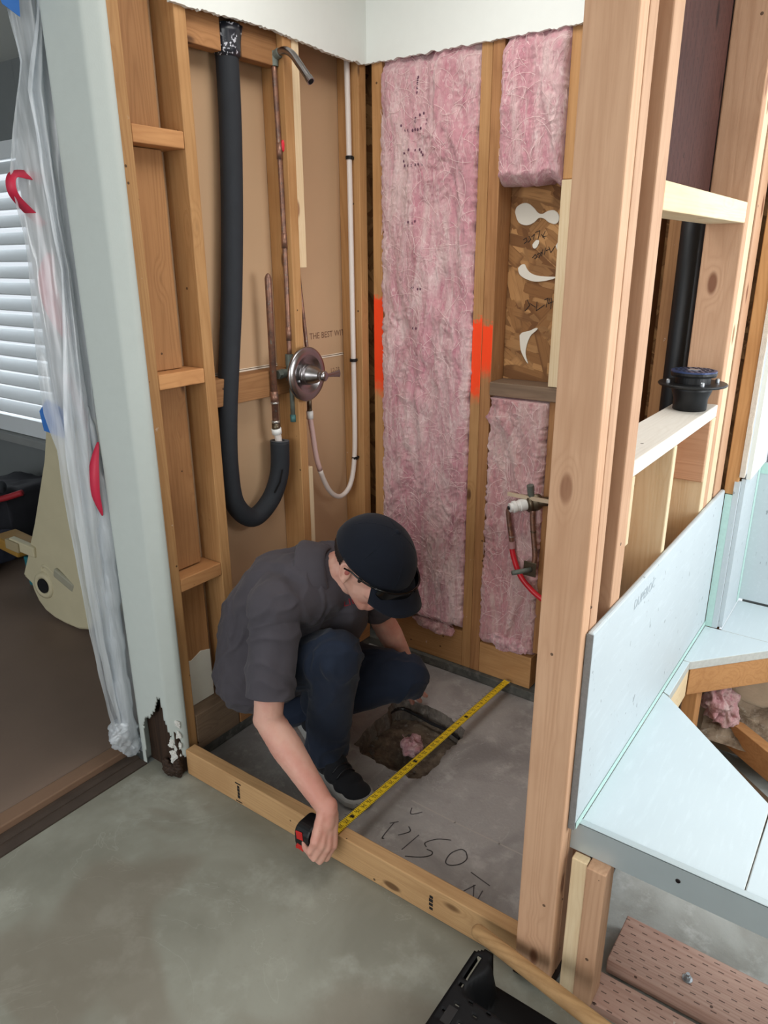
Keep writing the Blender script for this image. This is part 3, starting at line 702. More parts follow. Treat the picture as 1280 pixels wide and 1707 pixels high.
def tuft(c, r, seed, n=10, sh=1.):
    rs = random.Random(seed); pr = []; c = V(c)
    for i in range(n):
        a = rs.uniform(0, 6.3); q = rs.random()**.6*.55
        pr.append(('ell', c+V((math.cos(a)*r[0]*q, math.sin(a)*r[1]*q, rs.uniform(-.4, .4)*r[2])), (r[0]*rs.uniform(.4, .65), r[1]*rs.uniform(.4, .65), r[2]*rs.uniform(.5, .8))))
    m = min(r)
    def fn(q, n_): 
        w = V((N.noise(q*40), N.noise(q*40+V((5, 5, 5))), 0))*1.2
        return q+n_*(m*.45*N.noise(q*26+w)+m*.16*(abs(N.noise(q*60+w))-.2)+.002*N.noise(q*190))
    b = fused(pr, .003, 3, fn)
    for k in range(40):
        v0 = V(rs.choice(b.verts[:]).co) if False else c+V((rs.uniform(-1, 1)*r[0]*.6, rs.uniform(-1, 1)*r[1]*.6, rs.uniform(-.2, .9)*r[2]))
        d = V((rs.uniform(-1, 1)*r[0], rs.uniform(-1, 1)*r[1], rs.uniform(-.4, 1)*r[2]))*.4
        tube(b, smoothpath([v0, v0+d*.4+V((.004, 0, .003)), v0+d*.75, v0+d+V((0, .003, -.003))], 3), .0009, 4, False)
    return b
obj('insulation_tuft', tuft((.62, .985, .205), (.075, .022, .035), 5), MBATT, label='loose pink insulation tuft slumped on the plate below the lower batt', cat='insulation', smooth=True)
obj('insulation_tuft', tuft((.30, .992, .175), (.10, .016, .03), 8), MBATTD, label='flattened pink insulation tuft at the foot of the tall batt', cat='insulation', smooth=True)
# ============================================================ SHOWER FLOOR PIT
bm = B(); g = []
for i in range(61):
    r = []
    for j in range(61):
        x = .30+i*.36/60; y = .37+j*.39/60
        z = -.062+.012*nz(x*12, y*12, 4)+.005*nz(x*45, y*45, 2)+.003*nz(x*120, y*120, 2)-.05*math.exp(-((x-.482)**2+(y-.505)**2)/.0009)
        r.append(bm.verts.new((x, y, z)))
    g.append(r)
for i in range(60):
    for j in range(60): bm.faces.new((g[i][j], g[i+1][j], g[i+1][j+1], g[i][j+1]))
obj('dirt', bm, MSOIL, label='brown dirt at the bottom of the square hole in the slab', cat='dirt', kind='stuff', smooth=True)
def rubble(name, lab, spots, mat, group, cat='stone'):
    for k, (x, y, z, r) in enumerate(spots):
        b_ = B(); bmesh.ops.create_icosphere(b_, subdivisions=2, radius=r)
        for v in b_.verts: v.co = V((v.co.x*1.2, v.co.y, v.co.z*.75))+v.co.normalized()*r*.35*N.noise(v.co*(1.4/r)+V((k*7, 0, 0)))
        bmesh.ops.translate(b_, verts=b_.verts, vec=(x, y, z))
        obj(name, b_, mat, label=lab, cat=cat, group=group)
rubble('pebble', 'small pale concrete crumb in the dirt of the slab hole', [(.395, .465, -.045, .010), (.41, .45, -.05, .006), (.38, .48, -.047, .005), (.37, .50, -.05, .006), (.43, .43, -.05, .007), (.44, .62, -.05, .005), (.40, .66, -.05, .006), (.56, .47, -.05, .005), (.36, .54, -.048, .006)], MBRK, 'concrete crumbs in the slab hole')
obj('insulation_tuft', tuft((.495, .555, -.028), (.045, .055, .026), 15), MBATT, label='pink insulation wad stuffed in the drain hole in the slab', cat='insulation', smooth=True)
obj('poly_sheet', tube(B(), smoothpath([(.322, .49, -.02), (.325, .60, -.028), (.34, .70, -.026), (.40, .712, -.03), (.48, .705, -.034), (.55, .70, -.032), (.605, .68, -.03)], 6), .006, 6), plain('black poly membrane', (28, 28, 30), .4), label='torn black membrane edge along the back of the slab hole', cat='membrane')
# ============================================================ CURB
cb = lumber('curb', 'long wooden curb board along the front of the shower floor', 'curb board', .018, 1.158, .0, .038, .0, .089, 'curb', 'x', bevel=.003)
bm = B()
for x, w in ((.245, .010), (.545, .008), (.915, .011)):
    for k in range(4): box(bm, x+random.uniform(-.001, .001), x+w, -.0006, -.0002, .02+k*.012, .027+k*.012+random.uniform(0, .004))
box(bm, .238, .262, -.0006, -.0002, .070, .0745); box(bm, .236, .262, -.0006, -.0002, .006, .0095)
obj('grade_stamp', bm, MINKB, cb, label='black lumber stamp')
# ============================================================ PLUMBING, LEFT WALL
pipe = thing('insulated_pipe', (-.045, .40, .70), 'thick black foam-covered pipe hanging in a U from the top of the left wall', 'pipe')
path = [(-.045, .433, 2.11), (-.045, .429, 1.9), (-.045, .412, 1.661), (-.045, .385, 1.414), (-.047, .360, 1.24), (-.048, .334, 1.06), (-.047, .324, .91), (-.044, .337, .79), (-.04, .405, .725), (-.035, .485, .765), (-.03, .530, .85), (-.028, .538, .958)]
obj('foam_sleeve', tube(B(), smoothpath(path, 8), .0315, 24), MFOAM, pipe, smooth=True)
obj('foam_end', lathe(B(), (-.028, .538, .9585), (0, .07, 1), [(.016, 0), (.0315, 0), (.0315, .0012), (.016, .0012)], 24, False), plain('grey foam cut', (84, 86, 90), .9), pipe, label='grey cut foam end')
bm = tube(B(), [(-.045, .434, 2.045+i*.019) for i in range(5)], [.0335, .037, .036, .040, .042], 28)
for v in bm.verts: v.co += V((1, 1, 0))*.006*N.noise(v.co*70)
obj('tape_wrap', bm, MTAPEB, pipe, label='shiny printed black tape wrap', smooth=True)
obj('slit', stroke(B(), [(-.0050, .478, .800), (-.0008, .500, .83), (.0012, .512, .868)], .009, (1, .1, 0)), MDARKV, pipe, label='dark slit in the foam', norm=False)
cp = thing('capped_pipe', (-.02, .523, .96), 'capped copper stub pipe feeding the foam-covered U bend', 'pipe')
obj('copper_tube', tube(B(), [(-.025, .521, 1.0), (-.025, .5225, 1.465), (-.025, .5225, 1.472), (-.025, .5226, 1.482), (-.025, .5226, 1.487)], [.0108, .0108, .0108, .007, .001], 18), MCOP, cp, smooth=True)
obj('coupling', tube(B(), [(-.025, .5215, 1.085), (-.025, .5215, 1.125)], .0128, 18), MCOP, cp, smooth=True)
obj('solder_ring', tube(B(), [(-.025, .5215, 1.085), (-.025, .5215, 1.091)], .0135, 18), MSOLD, cp, smooth=True); obj('solder_ring', tube(B(), [(-.025, .521, 1.022), (-.025, .521, 1.030)], .0135, 18), MSOLD, cp, smooth=True)
obj('adapter', tube(B(), [(-.0255, .5215, .995), (-.025, .521, 1.021)], .0135, 18), MBRASS, cp, smooth=True)
obj('crimp_ring', tube(B(), [(-.026, .525, .985), (-.026, .5225, 1.004)], .0165, 18), MWPL, cp, smooth=True)
obj('tube_stub', tube(B(), [(-.028, .535, .94), (-.027, .528, .99)], .0115, 18), MPEX, cp, smooth=True)
rp = thing('shower_pipework', (-.025, .60, 1.02), 'brown copper riser pipe with a bent grey metal shower arm on top', 'pipe')
obj('copper_tube', tube(B(), smoothpath([(-.026, .595, 2.06), (-.025, .600, 1.834), (-.025, .603, 1.55), (-.025, .601, 1.215)], 6), .0078, 14), MCOP, rp, smooth=True)
for z, y in ((1.83, .6), (1.58, .603), (1.30, .602)): obj('coupling', tube(B(), [(-.025, y, z-.022), (-.025, y, z+.022)], .0095, 14), MCOP, rp, smooth=True)
obj('flux_smear', fused([('ell', (-.016, .608, 1.845), (.006, .008, .018))], .003, 1), plain('red paint dab', (214, 40, 56), .5), rp, label='bright red dab')
bm = tube(B(), [(-.025, .60, 1.20), (-.025, .60, 1.235)], .0135, 16); tube(bm, [(-.025, .562, 1.178), (-.012, .62, 1.178)], .0125, 16); tube(bm, [(-.025, .60, 1.15), (-.025, .60, 1.2)], .012, 16); tube(bm, [(-.03, .545, 1.174), (-.03, .575, 1.177)], .0155, 6)
obj('valve_body', bm, MVERD, rp, label='green corroded brass valve body')
obj('drop_tube', tube(B(), [(-.024, .603, 1.03), (-.024, .603, 1.16)], .0078, 14), MVERD, rp, smooth=True)
obj('pipe_cap', tube(B(), [(-.024, .603, 1.012), (-.024, .603, 1.036)], .0098, 14), plain('teal corroded cap', (84, 128, 128), .6, .4), rp, label='teal corroded end cap', smooth=True)
sa = rp
obj('shower_arm', tube(B(), smoothpath([(-.030, .60, 2.075), (.008, .60, 2.086), (.040, .60, 2.073), (.068, .60, 2.043), (.105, .60, 2.000)], 6), .0105, 16), MNICK, sa, smooth=True)
obj('nozzle', tube(B(), [(.098, .60, 2.008), (.108, .60, 1.9965)], .0115, 16), MNICK, sa); obj('opening', tube(B(), [(.1078, .60, 1.9967), (.1088, .60, 1.9957)], .0085, 16), MDARKV, sa, label='dark open end')
bm = tube(B(), [(-.027, .597, 2.05), (-.027, .598, 2.088)], .0125, 14); tube(bm, [(-.03, .60, 2.075), (-.006, .60, 2.083)], .0135, 14); box(bm, -.038, -.034, .558, .64, 2.066, 2.084)
obj('elbow_fitting', bm, MVERD, sa, label='greenish elbow with mounting ears', bevel=.001)
vt = thing('shower_valve', (.0, .622, 1.09), 'round satin nickel shower valve plate with lever handle', 'shower valve')
obj('escutcheon', lathe(B(), (.018, .626, 1.171), (1, 0, 0), [(.0855, 0), (.088, .004), (.088, .009), (.084, .0135), (.064, .0165), (.060, .0155), (.052, .0075), (.036, .004), (.030, .004)], 56, False), MNICK, vt, smooth=True)
obj('back_shell', lathe(B(), (.0005, .626, 1.171), (1, 0, 0), [(.06, 0), (.062, .016)], 32), MNICKD, vt)
obj('hub', lathe(B(), (.020, .626, 1.171), (1, 0, 0), [(.035, 0), (.034, .012), (.031, .014), (.033, .017), (.033, .024), (.030, .028), (.026, .045), (.017, .062), (.0155, .068), (.0165, .071), (.0165, .082), (.013, .086), (.001, .0865)], 36), MNICK, vt, smooth=True)
bm = B(); hp = smoothpath([(.092, .632, 1.171), (.094, .660, 1.170), (.096, .685, 1.170), (.098, .705, 1.170)], 5)
tube(bm, hp, [.005+.0085*(i/len(hp))**1.5 for i in range(len(hp))], 14)
for v in bm.verts: v.co.x = .094+(v.co.x-.094)*.55
obj('lever', bm, MNICK, vt, smooth=True)
obj('screw', ell(B(), (.0255, .588, 1.152), (.003, .0045, .0045)), MGALV, vt)
hp = thing('hot_supply_pipe', (-.03, .69, 1.0), 'thin dark copper pipe passing behind the valve plate into the white coupling', 'pipe')
obj('copper_tube', tube(B(), [(-.035, .672, 1.484), (-.03, .697, 1.205), (-.03, .694, 1.045)], .0065, 12), MCOP, hp, smooth=True)
obj('adapter', tube(B(), [(-.03, .6935, 1.03), (-.03, .694, 1.085)], .0085, 12), MBRASS, hp, smooth=True)
obj('crimp_ring', tube(B(), [(-.03, .6935, 1.005), (-.03, .6935, 1.032)], .0125, 16), MWPL, hp, smooth=True)
px = thing('plastic_tube', (-.03, .85, .68), 'milky plastic water tube looping up the corner stud', 'tube')
pts = smoothpath([(-.03, .694, 1.01), (-.03, .703, .96), (-.03, .726, .84), (-.03, .780, .728), (-.03, .846, .682), (-.03, .908, .712), (-.03, .938, .815), (-.03, .944, 1.0), (-.03, .943, 1.2), (-.03, .942, 1.777), (-.03, .938, 2.135)], 8)
obj('tube_wall', tube(B(), pts[18:], .0092, 16), MPEX, px, smooth=True)
obj('stained_length', tube(B(), pts[:19], .0094, 16), MPEXP, px, label='pink-stained top length', smooth=True)
for z in (1.845, 1.178, .812):
    k = thing('tube_clamp', (-.03, .945, z-.006), 'black tube clamp on the corner stud, '+{1.845: 'highest', 1.178: 'middle one level with the valve', .812: 'lowest near the tube bend'}[z], 'clamp', 'black tube clamps on the milky tube')
    obj('strap', lathe(B(), (-.03, .9425, z-.006), (0, 0, 1), [(.0125, 0), (.0125, .011), (.0095, .011), (.0095, 0)], 18, False), MBLKC, k)
    obj('tab', box(B(), -.036, -.022, .9285, .9580, z-.005, z+.004), MBLKC, k, bevel=.001)
# ============================================================ PLUMBING, BACK WALL
bv = thing('tub_valve', (.68, .96, .50), 'uncovered brass tub valve with a white cartridge in front of the lower batt', 'valve')
obj('cartridge', lathe(B(), (.668, .968, .752), (-.62, -.72, -.14), [(.020, 0), (.0205, .022), (.018, .024), (.018, .034), (.020, .036), (.020, .046), (.016, .048), (.0155, .058), (.005, .0585)], 28), MWPL, bv, smooth=False)
obj('stem', lathe(B(), (.6305, .925, .7435), (-.62, -.72, -.14), [(.0065, 0), (.0065, .006), (.003, .0065)], 14), MBPL, bv)
bm = lathe(B(), (.682, .982, .756), (-.62, -.72, -.14), [(.028, 0), (.030, .006), (.030, .016), (.024, .02)], 28); tube(bm, [(.684, .975, .76), (.750, .985, .772)], .0155, 16); ell(bm, (.692, .98, .762), (.034, .022, .032))
obj('brass_body', bm, MBRASS, bv, smooth=True)
obj('top_outlet', tube(B(), [(.686, .972, .77), (.683, .960, .822)], .0115, 16), MVERD, bv)
obj('support_bar', box(B(), .604, .7515, .958, .966, .772, .784), plain('pale wood bar', (196, 176, 150), .7), bv)
bm = tube(B(), smoothpath([(.672, .972, .735), (.63, .962, .742), (.612, .96, .728), (.613, .96, .69), (.626, .96, .628), (.628, .96, .612)], 5), .0085, 14); obj('left_pipe', bm, MCOP, bv, smooth=True)
obj('solder_ring', tube(B(), [(.6255, .96, .628), (.6258, .96, .632)], .0098, 14), MSOLD, bv)
obj('crimp_ring', tube(B(), [(.628, .96, .612), (.631, .96, .588)], .0125, 16), plain('greyish pink ring', (170, 130, 130), .5), bv)
bm = tube(B(), smoothpath([(.696, .965, .735), (.698, .963, .70), (.708, .960, .637), (.718, .956, .58), (.716, .952, .545)], 5), .0088, 14); obj('right_pipe', bm, MCOP, bv, smooth=True)
obj('pipe_band', tube(B(), [(.7035, .962, .662), (.704, .962, .667)], .0100, 14), MBRASS, bv)
obj('mounting_plate', box(B(), .684, .730, .944, .949, .508, .560), MBRASS, bv, bevel=.002)
obj('spout_stub', tube(B(), [(.712, .944, .534), (.70, .930, .533), (.668, .893, .529)], .0085, 14), MVERD, bv, smooth=True)
rt = obj('red_tube', tube(B(), smoothpath([(.630, .96, .590), (.644, .957, .548), (.674, .952, .495), (.720, .95, .455), (.765, .95, .430)], 8), .0095, 16), MPEXR, label='red plastic water tube curving below the uncovered tub valve', cat='tube', smooth=True)
# ============================================================ RIGHT STUD WALL
GR = 'new studs of the right wall'
GRL = [('big new post board at the open front end of the right wall', 1.158, 1.2395, -.0285, .0085, .03, 'new'),
       ('second new stud doubled behind the big end post', 1.152, 1.2405, .0092, .0465, .03, 'new'),
       ('new stud just behind the end post, left side of the shelf bay', 1.152, 1.2405, .118, .172, .03, 'new'),
       ('new stud right of the shelf bay, left one of its pair', 1.152, 1.2405, .840, .8785, .03, 'new'),
       ('new stud doubled behind the right side of the shelf bay', 1.152, 1.2400, .8795, .938, .03, 'pale'),
       ('new stud against the back wall, left of the orange-brown old stud', 1.152, 1.2405, .962, 1.046, .03, 'new')]
for lab, x0, x1, y0, y1, z0, k in GRL:
    lumber('wall_stud', lab, 'stud', x0, x1, y0, y1, .0405, 2.439, k, group=GR, bevel=.003)
lumber('bottom_plate', 'bottom plate under the new right wall, shade painted into its dark tone', 'plate', 1.150, 1.2402, -.018, .9835, .0005, .040, 'rot_and_shade', 'y')  # plate face lies in shade; the near-black tone is painted in
lumber('blocking', 'pale cross block high in the right wall bay', 'wood block', 1.152, 1.2402, .1725, .8395, 1.602, 1.648, 'pale', 'y', group='cross blocks of the right wall')
lumber('shelf_block', 'whitish wide cross block holding the black drain', 'wood block', 1.140, 1.2402, .1725, .8395, 1.136, 1.168, 'white', 'y', group='cross blocks of the right wall')
lumber('cripple_stud', 'short pale stud in the middle below the whitish cross block', 'stud', 1.152, 1.2400, .457, .480, .041, 1.1355, 'pale', group='short studs below the whitish block')
lumber('cripple_stud', 'short pale stud at the right below the whitish cross block', 'stud', 1.152, 1.2400, .800, .8395, .041, 1.1355, 'pale', group='short studs below the whitish block')
lumber('cripple_stud', 'short stub under the left end of the whitish cross block', 'stud', 1.165, 1.2400, .1725, .190, .995, 1.1355, 'pale', group='short studs below the whitish block')
lumber('scrap_board', 'knotty board scrap nailed at the right below the black drain', 'board', 1.1525, 1.2385, .790, .7995, .97, 1.1355, 'new', 'x')
obj('treated_board', box(B(), 1.118, 1.150, .30, .8395, 1.66, 2.439), wood('treated', 'z'), label='dark incised treated board high in the right wall bay', cat='board')
obj('backing_sheet', box(B(), 1.118, 1.136, .19, .8395, .05, 1.1355), wood('header', 'z'), label='knotty plywood sheet behind the short studs under the drain', cat='plywood')
obj('vent_pipe', tube(B(), [(1.095, .955, .05), (1.095, .955, 2.438)], .030, 24), MBPL, label='black plastic vent pipe deep in the right wall bay', cat='pipe', smooth=True)
dr = thing('shower_drain', (1.195, .735, 1.168), 'black shower drain body with blue-tinted grate on the whitish cross block', 'drain')
DC = (1.195, .735, 1.1682)
obj('barrel', lathe(B(), DC, (0, 0, 1), [(.038, 0), (.040, .002), (.040, .028), (.047, .048), (.048, .060)], 40), MBPL, dr, smooth=True)
obj('flange', lathe(B(), DC, (0, 0, 1), [(.046, .058), (.078, .060), (.081, .0635), (.079, .067), (.046, .066)], 48), MBPL, dr, bevel=.001)
obj('collar', lathe(B(), DC, (0, 0, 1), [(.041, .066), (.041, .082), (.052, .083), (.0535, .088), (.0535, .093), (.050, .0955)], 40), MBPL, dr)
bm = lathe(B(), DC, (0, 0, 1), [(.0535, .0935), (.0535, .0965), (.050, .0975), (.001, .0975)], 44)
obj('grate', bm, plain('dark blue grate', (52, 66, 104), .3, .3), dr, label='blue-tinted strainer grate')
bm = B()
for r, n in ((.042, 20), (.031, 14), (.021, 8)):
    for k in range(n):
        a = 2*math.pi*k/n; lathe(bm, (DC[0]+r*math.cos(a), DC[1]+r*math.sin(a), DC[2]+.0976), (0, 0, 1), [(.0036, 0), (.0036, .0004)], 8)
obj('grate_hole', bm, MDARKV, dr, label='dark grate holes')
obj('grate_plate', box(B(), DC[0]-.012, DC[0]+.012, DC[1]-.009, DC[1]+.009, DC[2]+.0976, DC[2]+.0986), MGALV, dr)
for k in range(4):
    a = .6+k*math.pi/2; obj('bolt', lathe(B(), (DC[0]+.060*math.cos(a), DC[1]+.060*math.sin(a), DC[2]+.066), (0, 0, 1), [(.005, 0), (.005, .008), (.003, .010)], 10), MGALV, dr)
# old exterior framing right of the new wall
lumber('wall_stud', 'orange-brown old stud in the corner right of the new studs', 'stud', 1.2485, 1.2835, 1.05, 1.089, .875, 2.439, 'old')
bm = B(); pts = [(1.2925, .93)]
for i in range(60): pts.append((1.318+.004*nz(i*.9, 3), .93+i*.0255))
pts = [(1.2842, .93)]+[(1.2975+.002*nz(i*.9, 3), .93+i*.0255) for i in range(60)]+[(1.2842, 2.434)]
prism(bm, pts, 'y', 1.046, 1.061)
obj('drywall_edge', bm, plain('broken gypsum edge', (214, 206, 194), .95, var=.18, scale=90, bump=.9), label='broken drywall edge beside the orange-brown corner stud', cat='drywall')
# ============================================================ BENCH / TUB DECK
obj('backer_board', box(B(), 1.2412, 1.2535, -.003, 1.045, .446, .888), [MBOARD], label='tall pale cement board fixed on the right stud wall above the deck', cat='cement board', bevel=.004)
obj('board_edge', box(B(), 1.2405, 1.2540, -.0055, -.0034, .446, .885), MEDGE, label='grey cut front edge of the pale cement board beside the end post', cat='board edge', bevel=.0008)
bm = B(); glyphs(bm, 'DUPEROC', (1.2540, .235, .835), (0, 1, 0), (0, 0, 1), .032); obj('board_print', bm, plain('grey print', (166, 176, 182), .8), label='faint grey maker print along the top of the cement board', cat='print')
obj('corner_strip', box(B(), 1.2545, 1.274, 1.047, 1.06, .446, .874), MTEAL, label='teal mesh-taped narrow board strip in the corner under the orange-brown stud', cat='board strip')
obj('corner_strip_edge', box(B(), 1.2742, 1.2890, 1.047, 1.062, .446, .915), MBOARD, label='pale board return beside the teal-taped corner strip', cat='board strip')
obj('mesh_tape', box(B(), 1.2546, 1.2556, .0, 1.045, .4465, .462), MTEAL, label='teal mesh tape along the seam of deck and cement board', cat='tape')
obj('mesh_tape', box(B(), 1.3014, 1.3024, 1.262, 1.2985, .453, .92), MTEAL, label='teal mesh tape up the inside corner of the window recess', cat='tape')
obj('mesh_tape', box(B(), 1.3030, 1.44, 1.2980, 1.2994, .885, .92), MTEAL, label='teal mesh tape along the top of the recess board', cat='tape')
DZ0, DZ1 = .419, .445
def deck(name, lab, poly): 
    b = prism(B(), poly, 'z', DZ0, DZ1)
    bmesh.ops.recalc_face_normals(b, faces=b.faces); b.normal_update()
    for f_ in b.faces: f_.material_index = 0 if abs(f_.normal.z) > .5 else 1
    return obj(name, b, [MDECK, plain('pale board edge', (186, 186, 180), .9, var=.2, scale=90)], label=lab, cat='deck board', group='deck boards', bevel=.0015)
deck('deck_board', 'large pale three-sided deck board at the front left of the tub opening', [(1.2555, .024), (1.560, .024), (1.560, .300), (1.272, .588), (1.2555, .600)])
deck('deck_board', 'pale deck board at the right frame edge, right of the thin dark seam', [(1.5625, .024), (2.30, .024), (2.30, .60), (1.98, .28), (1.60, .28), (1.5625, .298)])
deck('deck_board', 'narrow pale deck strip along the cement board', [(1.2555, .602), (1.274, .592), (1.274, .795), (1.2555, .795)])
deck('deck_board', 'rear pale deck board between the tub opening and the window recess', [(1.2555, .797), (1.274, .797), (1.452, 1.003), (2.00, 1.003), (2.74, .7), (2.74, 1.046), (1.2905, 1.046), (1.2555, 1.046)])
deck('deck_board', 'pale deck board inside the window recess', [(1.3025, 1.0475), (2.74, 1.0475), (2.74, 1.2985), (1.3025, 1.2985)])
sk = thing('deck_edge', (1.42, .02, .38), 'brushed metal edge profile along the front of the pale deck', 'metal edge')
obj('front_face', box(B(), 1.236, 2.3, .0195, .0232, .378, .444), MALU, sk); obj('top_lip', box(B(), 1.236, 2.3, .0195, .034, .4455, .4475), MALU, sk, bevel=.0008)
obj('screw', lathe(B(), (1.452, .0194, .415), (0, -1, 0), [(.005, 0), (.004, .0015)], 12), MNICKD, sk)
# framing below the deck
bm = B()
def slab2(p, q, th, z0, z1):
    p = V((*p, 0)); q = V((*q, 0)); d = (q-p).normalized(); n = V((-d.y, d.x, 0))*th
    return prism(B(), [(p.x, p.y), (q.x, q.y), (q.x+n.x, q.y+n.y), (p.x+n.x, p.y+n.y)], 'z', z0, z1)
obj('deck_joist', slab2((1.276, .806), (1.470, 1.030), .036, .332, .4185), wood('header', 'x'), label='orange rim board under the rear edge of the tub opening', cat='joist', bevel=.002)
obj('deck_joist', box(B(), 1.2555, 1.2735, .605, .800, .332, .4185), wood('pale', 'y'), label='short pale rim board under the narrow deck strip', cat='joist')
obj('deck_joist', slab2((1.552, .270), (1.263, .562), .0, .332, .4185) if False else slab2((1.285, .552), (1.548, .288), -.034, .332, .4185), wood('header', 'x'), label='rim board hidden under the slanted front deck edge', cat='joist')
lumber('deck_post', 'short upright under the rear rim board of the tub opening', 'post', 1.258, 1.297, .855, .93, .0405, .330, 'header')
lumber('deck_post', 'narrow new upright beside the big end post under the metal deck edge', 'post', 1.2545, 1.287, -.004, .018, .0005, .443 if False else .3775, 'pale')
lumber('deck_post', 'thick new upright under the metal deck edge', 'post', 1.2885, 1.328, -.012, .045, .0215, .3775, 'new')
obj('floor_timber', slab2((1.29, 1.075), (1.72, .74), .036, .075, .165), wood('header', 'x'), label='orange timber lying across the rubble in the tub opening', cat='timber', bevel=.002)
obj('floor_timber', slab2((1.30, .985), (1.72, .63), .05, .0, .055), wood('grey', 'x'), label='grey dusty timber in front of the orange one in the tub opening', cat='timber', bevel=.003)
obj('insulation_tuft', tuft((1.345, 1.03, .20), (.055, .055, .08), 31), MBATTD, label='pink insulation wad inside the tub opening', cat='insulation', smooth=True)
bm = B(); g = []
for i in range(40):
    r = []
    for j in range(14):
        x = 1.30+i*.03; y = .96+j*.0095+.0; 
        r.append(bm.verts.new((x, y, .11+.10*(j/13)+.025*nz(x*22, y*22, 1)+.012*nz(x*70, y*70))))
    g.append(r)
for i in range(39):
    for j in range(13): bm.faces.new((g[i][j], g[i+1][j], g[i+1][j+1], g[i][j+1]))
obj('rubble', bm, m_concrete('plaster rubble', (170, 150, 128), (110, 92, 74), (206, 194, 178), False, .95, 9, .9), label='pale rubble heap against the wall in the tub opening', cat='rubble', kind='stuff')
# treated plates on the floor
lumber('floor_plate', 'reddish treated floor plate nearest the metal bucket tray', 'plate', 1.290, 2.2, .0, .083, -.02, .0205, 'plate', 'x', group='treated floor plates under the deck')
lumber('floor_plate', 'reddish treated floor plate with the bolt, behind the front one', 'plate', 1.322, 2.2, .104, .245, .0, .040, 'plate', 'x', group='treated floor plates under the deck')
ab = thing('anchor_bolt', (1.481, .157, .040), 'anchor bolt with round washer on the treated floor plate', 'bolt')
obj('washer', lathe(B(), (1.481, .157, .0402), (0, 0, 1), [(.011, 0), (.011, .002), (.006, .0025)], 24), MGALV, ab)
obj('nut', lathe(B(), (1.481, .157, .0425), (0, 0, 1), [(.0075, 0), (.0075, .007), (.006, .008)], 6), MGALV, ab); obj('shank', lathe(B(), (1.481, .157, .050), (0, 0, 1), [(.004, 0), (.004, .006)], 12), MGALV, ab)
# ============================================================ TRAY AND STICK
def inrec(x, y):   # deep recess of the tray
    if y > -.112 and x > 1.132: return 1.
    e = x-1.128-.012*math.sin(y*40); w = y+.205+max(0, (x-1.20))*.12
    return max(0, min(1, e/.022))*max(0, min(1, w/.035))
HOLES = [(1.111, -.189), (1.111, -.255), (1.125, -.23), (1.145, -.21), (1.165, -.231), (1.186, -.21), (1.150, -.262), (1.19, -.258), (1.21, -.235)]
bm = B(); g = []; st = .005
nxr, nyr = 120, 130
for i in range(nxr+1):
    r = []
    for j in range(nyr+1):
        x = 1.097+i*st; y = -.088-j*st
        if x < 1.108 and y > -.099: y -= .0
        z = .108-.088*inrec(x, y)+.006*math.sin(x*60)*math.sin(y*50)*(1 if y < -.28 else 0)
        r.append(bm.verts.new((x, y, z)))
    g.append(r)
for i in range(nxr):
    for j in range(nyr):
        x = 1.097+(i+.5)*st; y = -.088-(j+.5)*st
        if i+j < 3: continue
        if 1.1055 < x < 1.1155 and -.172 < y < -.106: continue
        if any(abs(x-a) < .0052 and abs(y-b) < .0042 for a, b in HOLES): continue
        bm.faces.new((g[i][j], g[i+1][j], g[i+1][j+1], g[i][j+1]))
for (a, b) in ((0, 1),):
    pass
edge = [g[0][j] for j in range(3, nyr+1)]; lowv = [bm.verts.new((v.co.x+.006, v.co.y, .085)) for v in edge]
for i in range(len(edge)-1): bm.faces.new((edge[i], edge[i+1], lowv[i+1], lowv[i]))
edge = [g[i][0] for i in range(3, nxr+1)]; lowv = [bm.verts.new((v.co.x, v.co.y-.004, .004)) for v in edge]
for i in range(len(edge)-1): bm.faces.new((edge[i], edge[i+1], lowv[i+1], lowv[i]))
for v in [v for v in bm.verts if not v.link_faces]: bm.verts.remove(v)
tr = obj('tool_tray', bm, plain('matt black plastic', (14, 14, 16), .6, 0, .2, var=.1), label='black moulded plastic tray with slot handle and holes at the bottom edge', cat='tray', smooth=True, solid=.004)
obj('foot', box(B(), 1.115, 1.135, -.70, -.24, .002, .112), MBPL, tr); obj('foot', box(B(), 1.45, 1.47, -.70, -.15, .002, .018), MBPL, tr)
obj('wooden_stick', tube(B(), [(1.066, -.053, .1065), (1.071, -.0545, .1075), (1.078, -.056, .108), (1.366, -.128, .143), (1.75, -.224, .190)], [.006, .013, .0165, .0165, .0165], 18), wood('dowel', 'x'), label='worn round wooden handle lying over the black tray', cat='stick', smooth=True)
# ============================================================ TAPE MEASURE
tm = thing('tape_measure', (.578, -.045, .070), 'black and red tape measure held over the curb with its yellow blade out', 'tape measure')
def rpoly(cx, cz, w, h, r, n=5):
    out = []
    for sx, sz, a0 in ((1, 1, 0), (-1, 1, 90), (-1, -1, 180), (1, -1, 270)):
        for k in range(n+1):
            a = math.radians(a0+90*k/n); out.append((cx+sx*(w/2-r)+r*math.cos(a), cz+sz*(h/2-r)+r*math.sin(a)))
    return out
obj('case', prism(B(), rpoly(-.046, .107, .078, .074, .024), 'x', .552, .602), MBPL, tm, bevel=.006)
RRUB = plain('red rubber', (190, 36, 34), .55)
obj('bumper', obox(B(), (.571, -.0845, .121), (1, 0, .15), (0, 1, 0), (.022, .003, .024)), RRUB, tm, label='red rubber bumper', bevel=.001)
obj('belt_clip', obox(B(), (.572, -.0840, .084), (1, 0, -.1), (0, 1, 0), (.022, .004, .016)), MREDP, tm, label='red lower clip', bevel=.001)
bm = box(B(), .5505, .556, -.080, -.05, .066, .076); obj('bottom_guard', bm, MREDP, tm, bevel=.001)
A0 = V((.618, -.006, .0925)); A1 = V((.633, .981, .052))
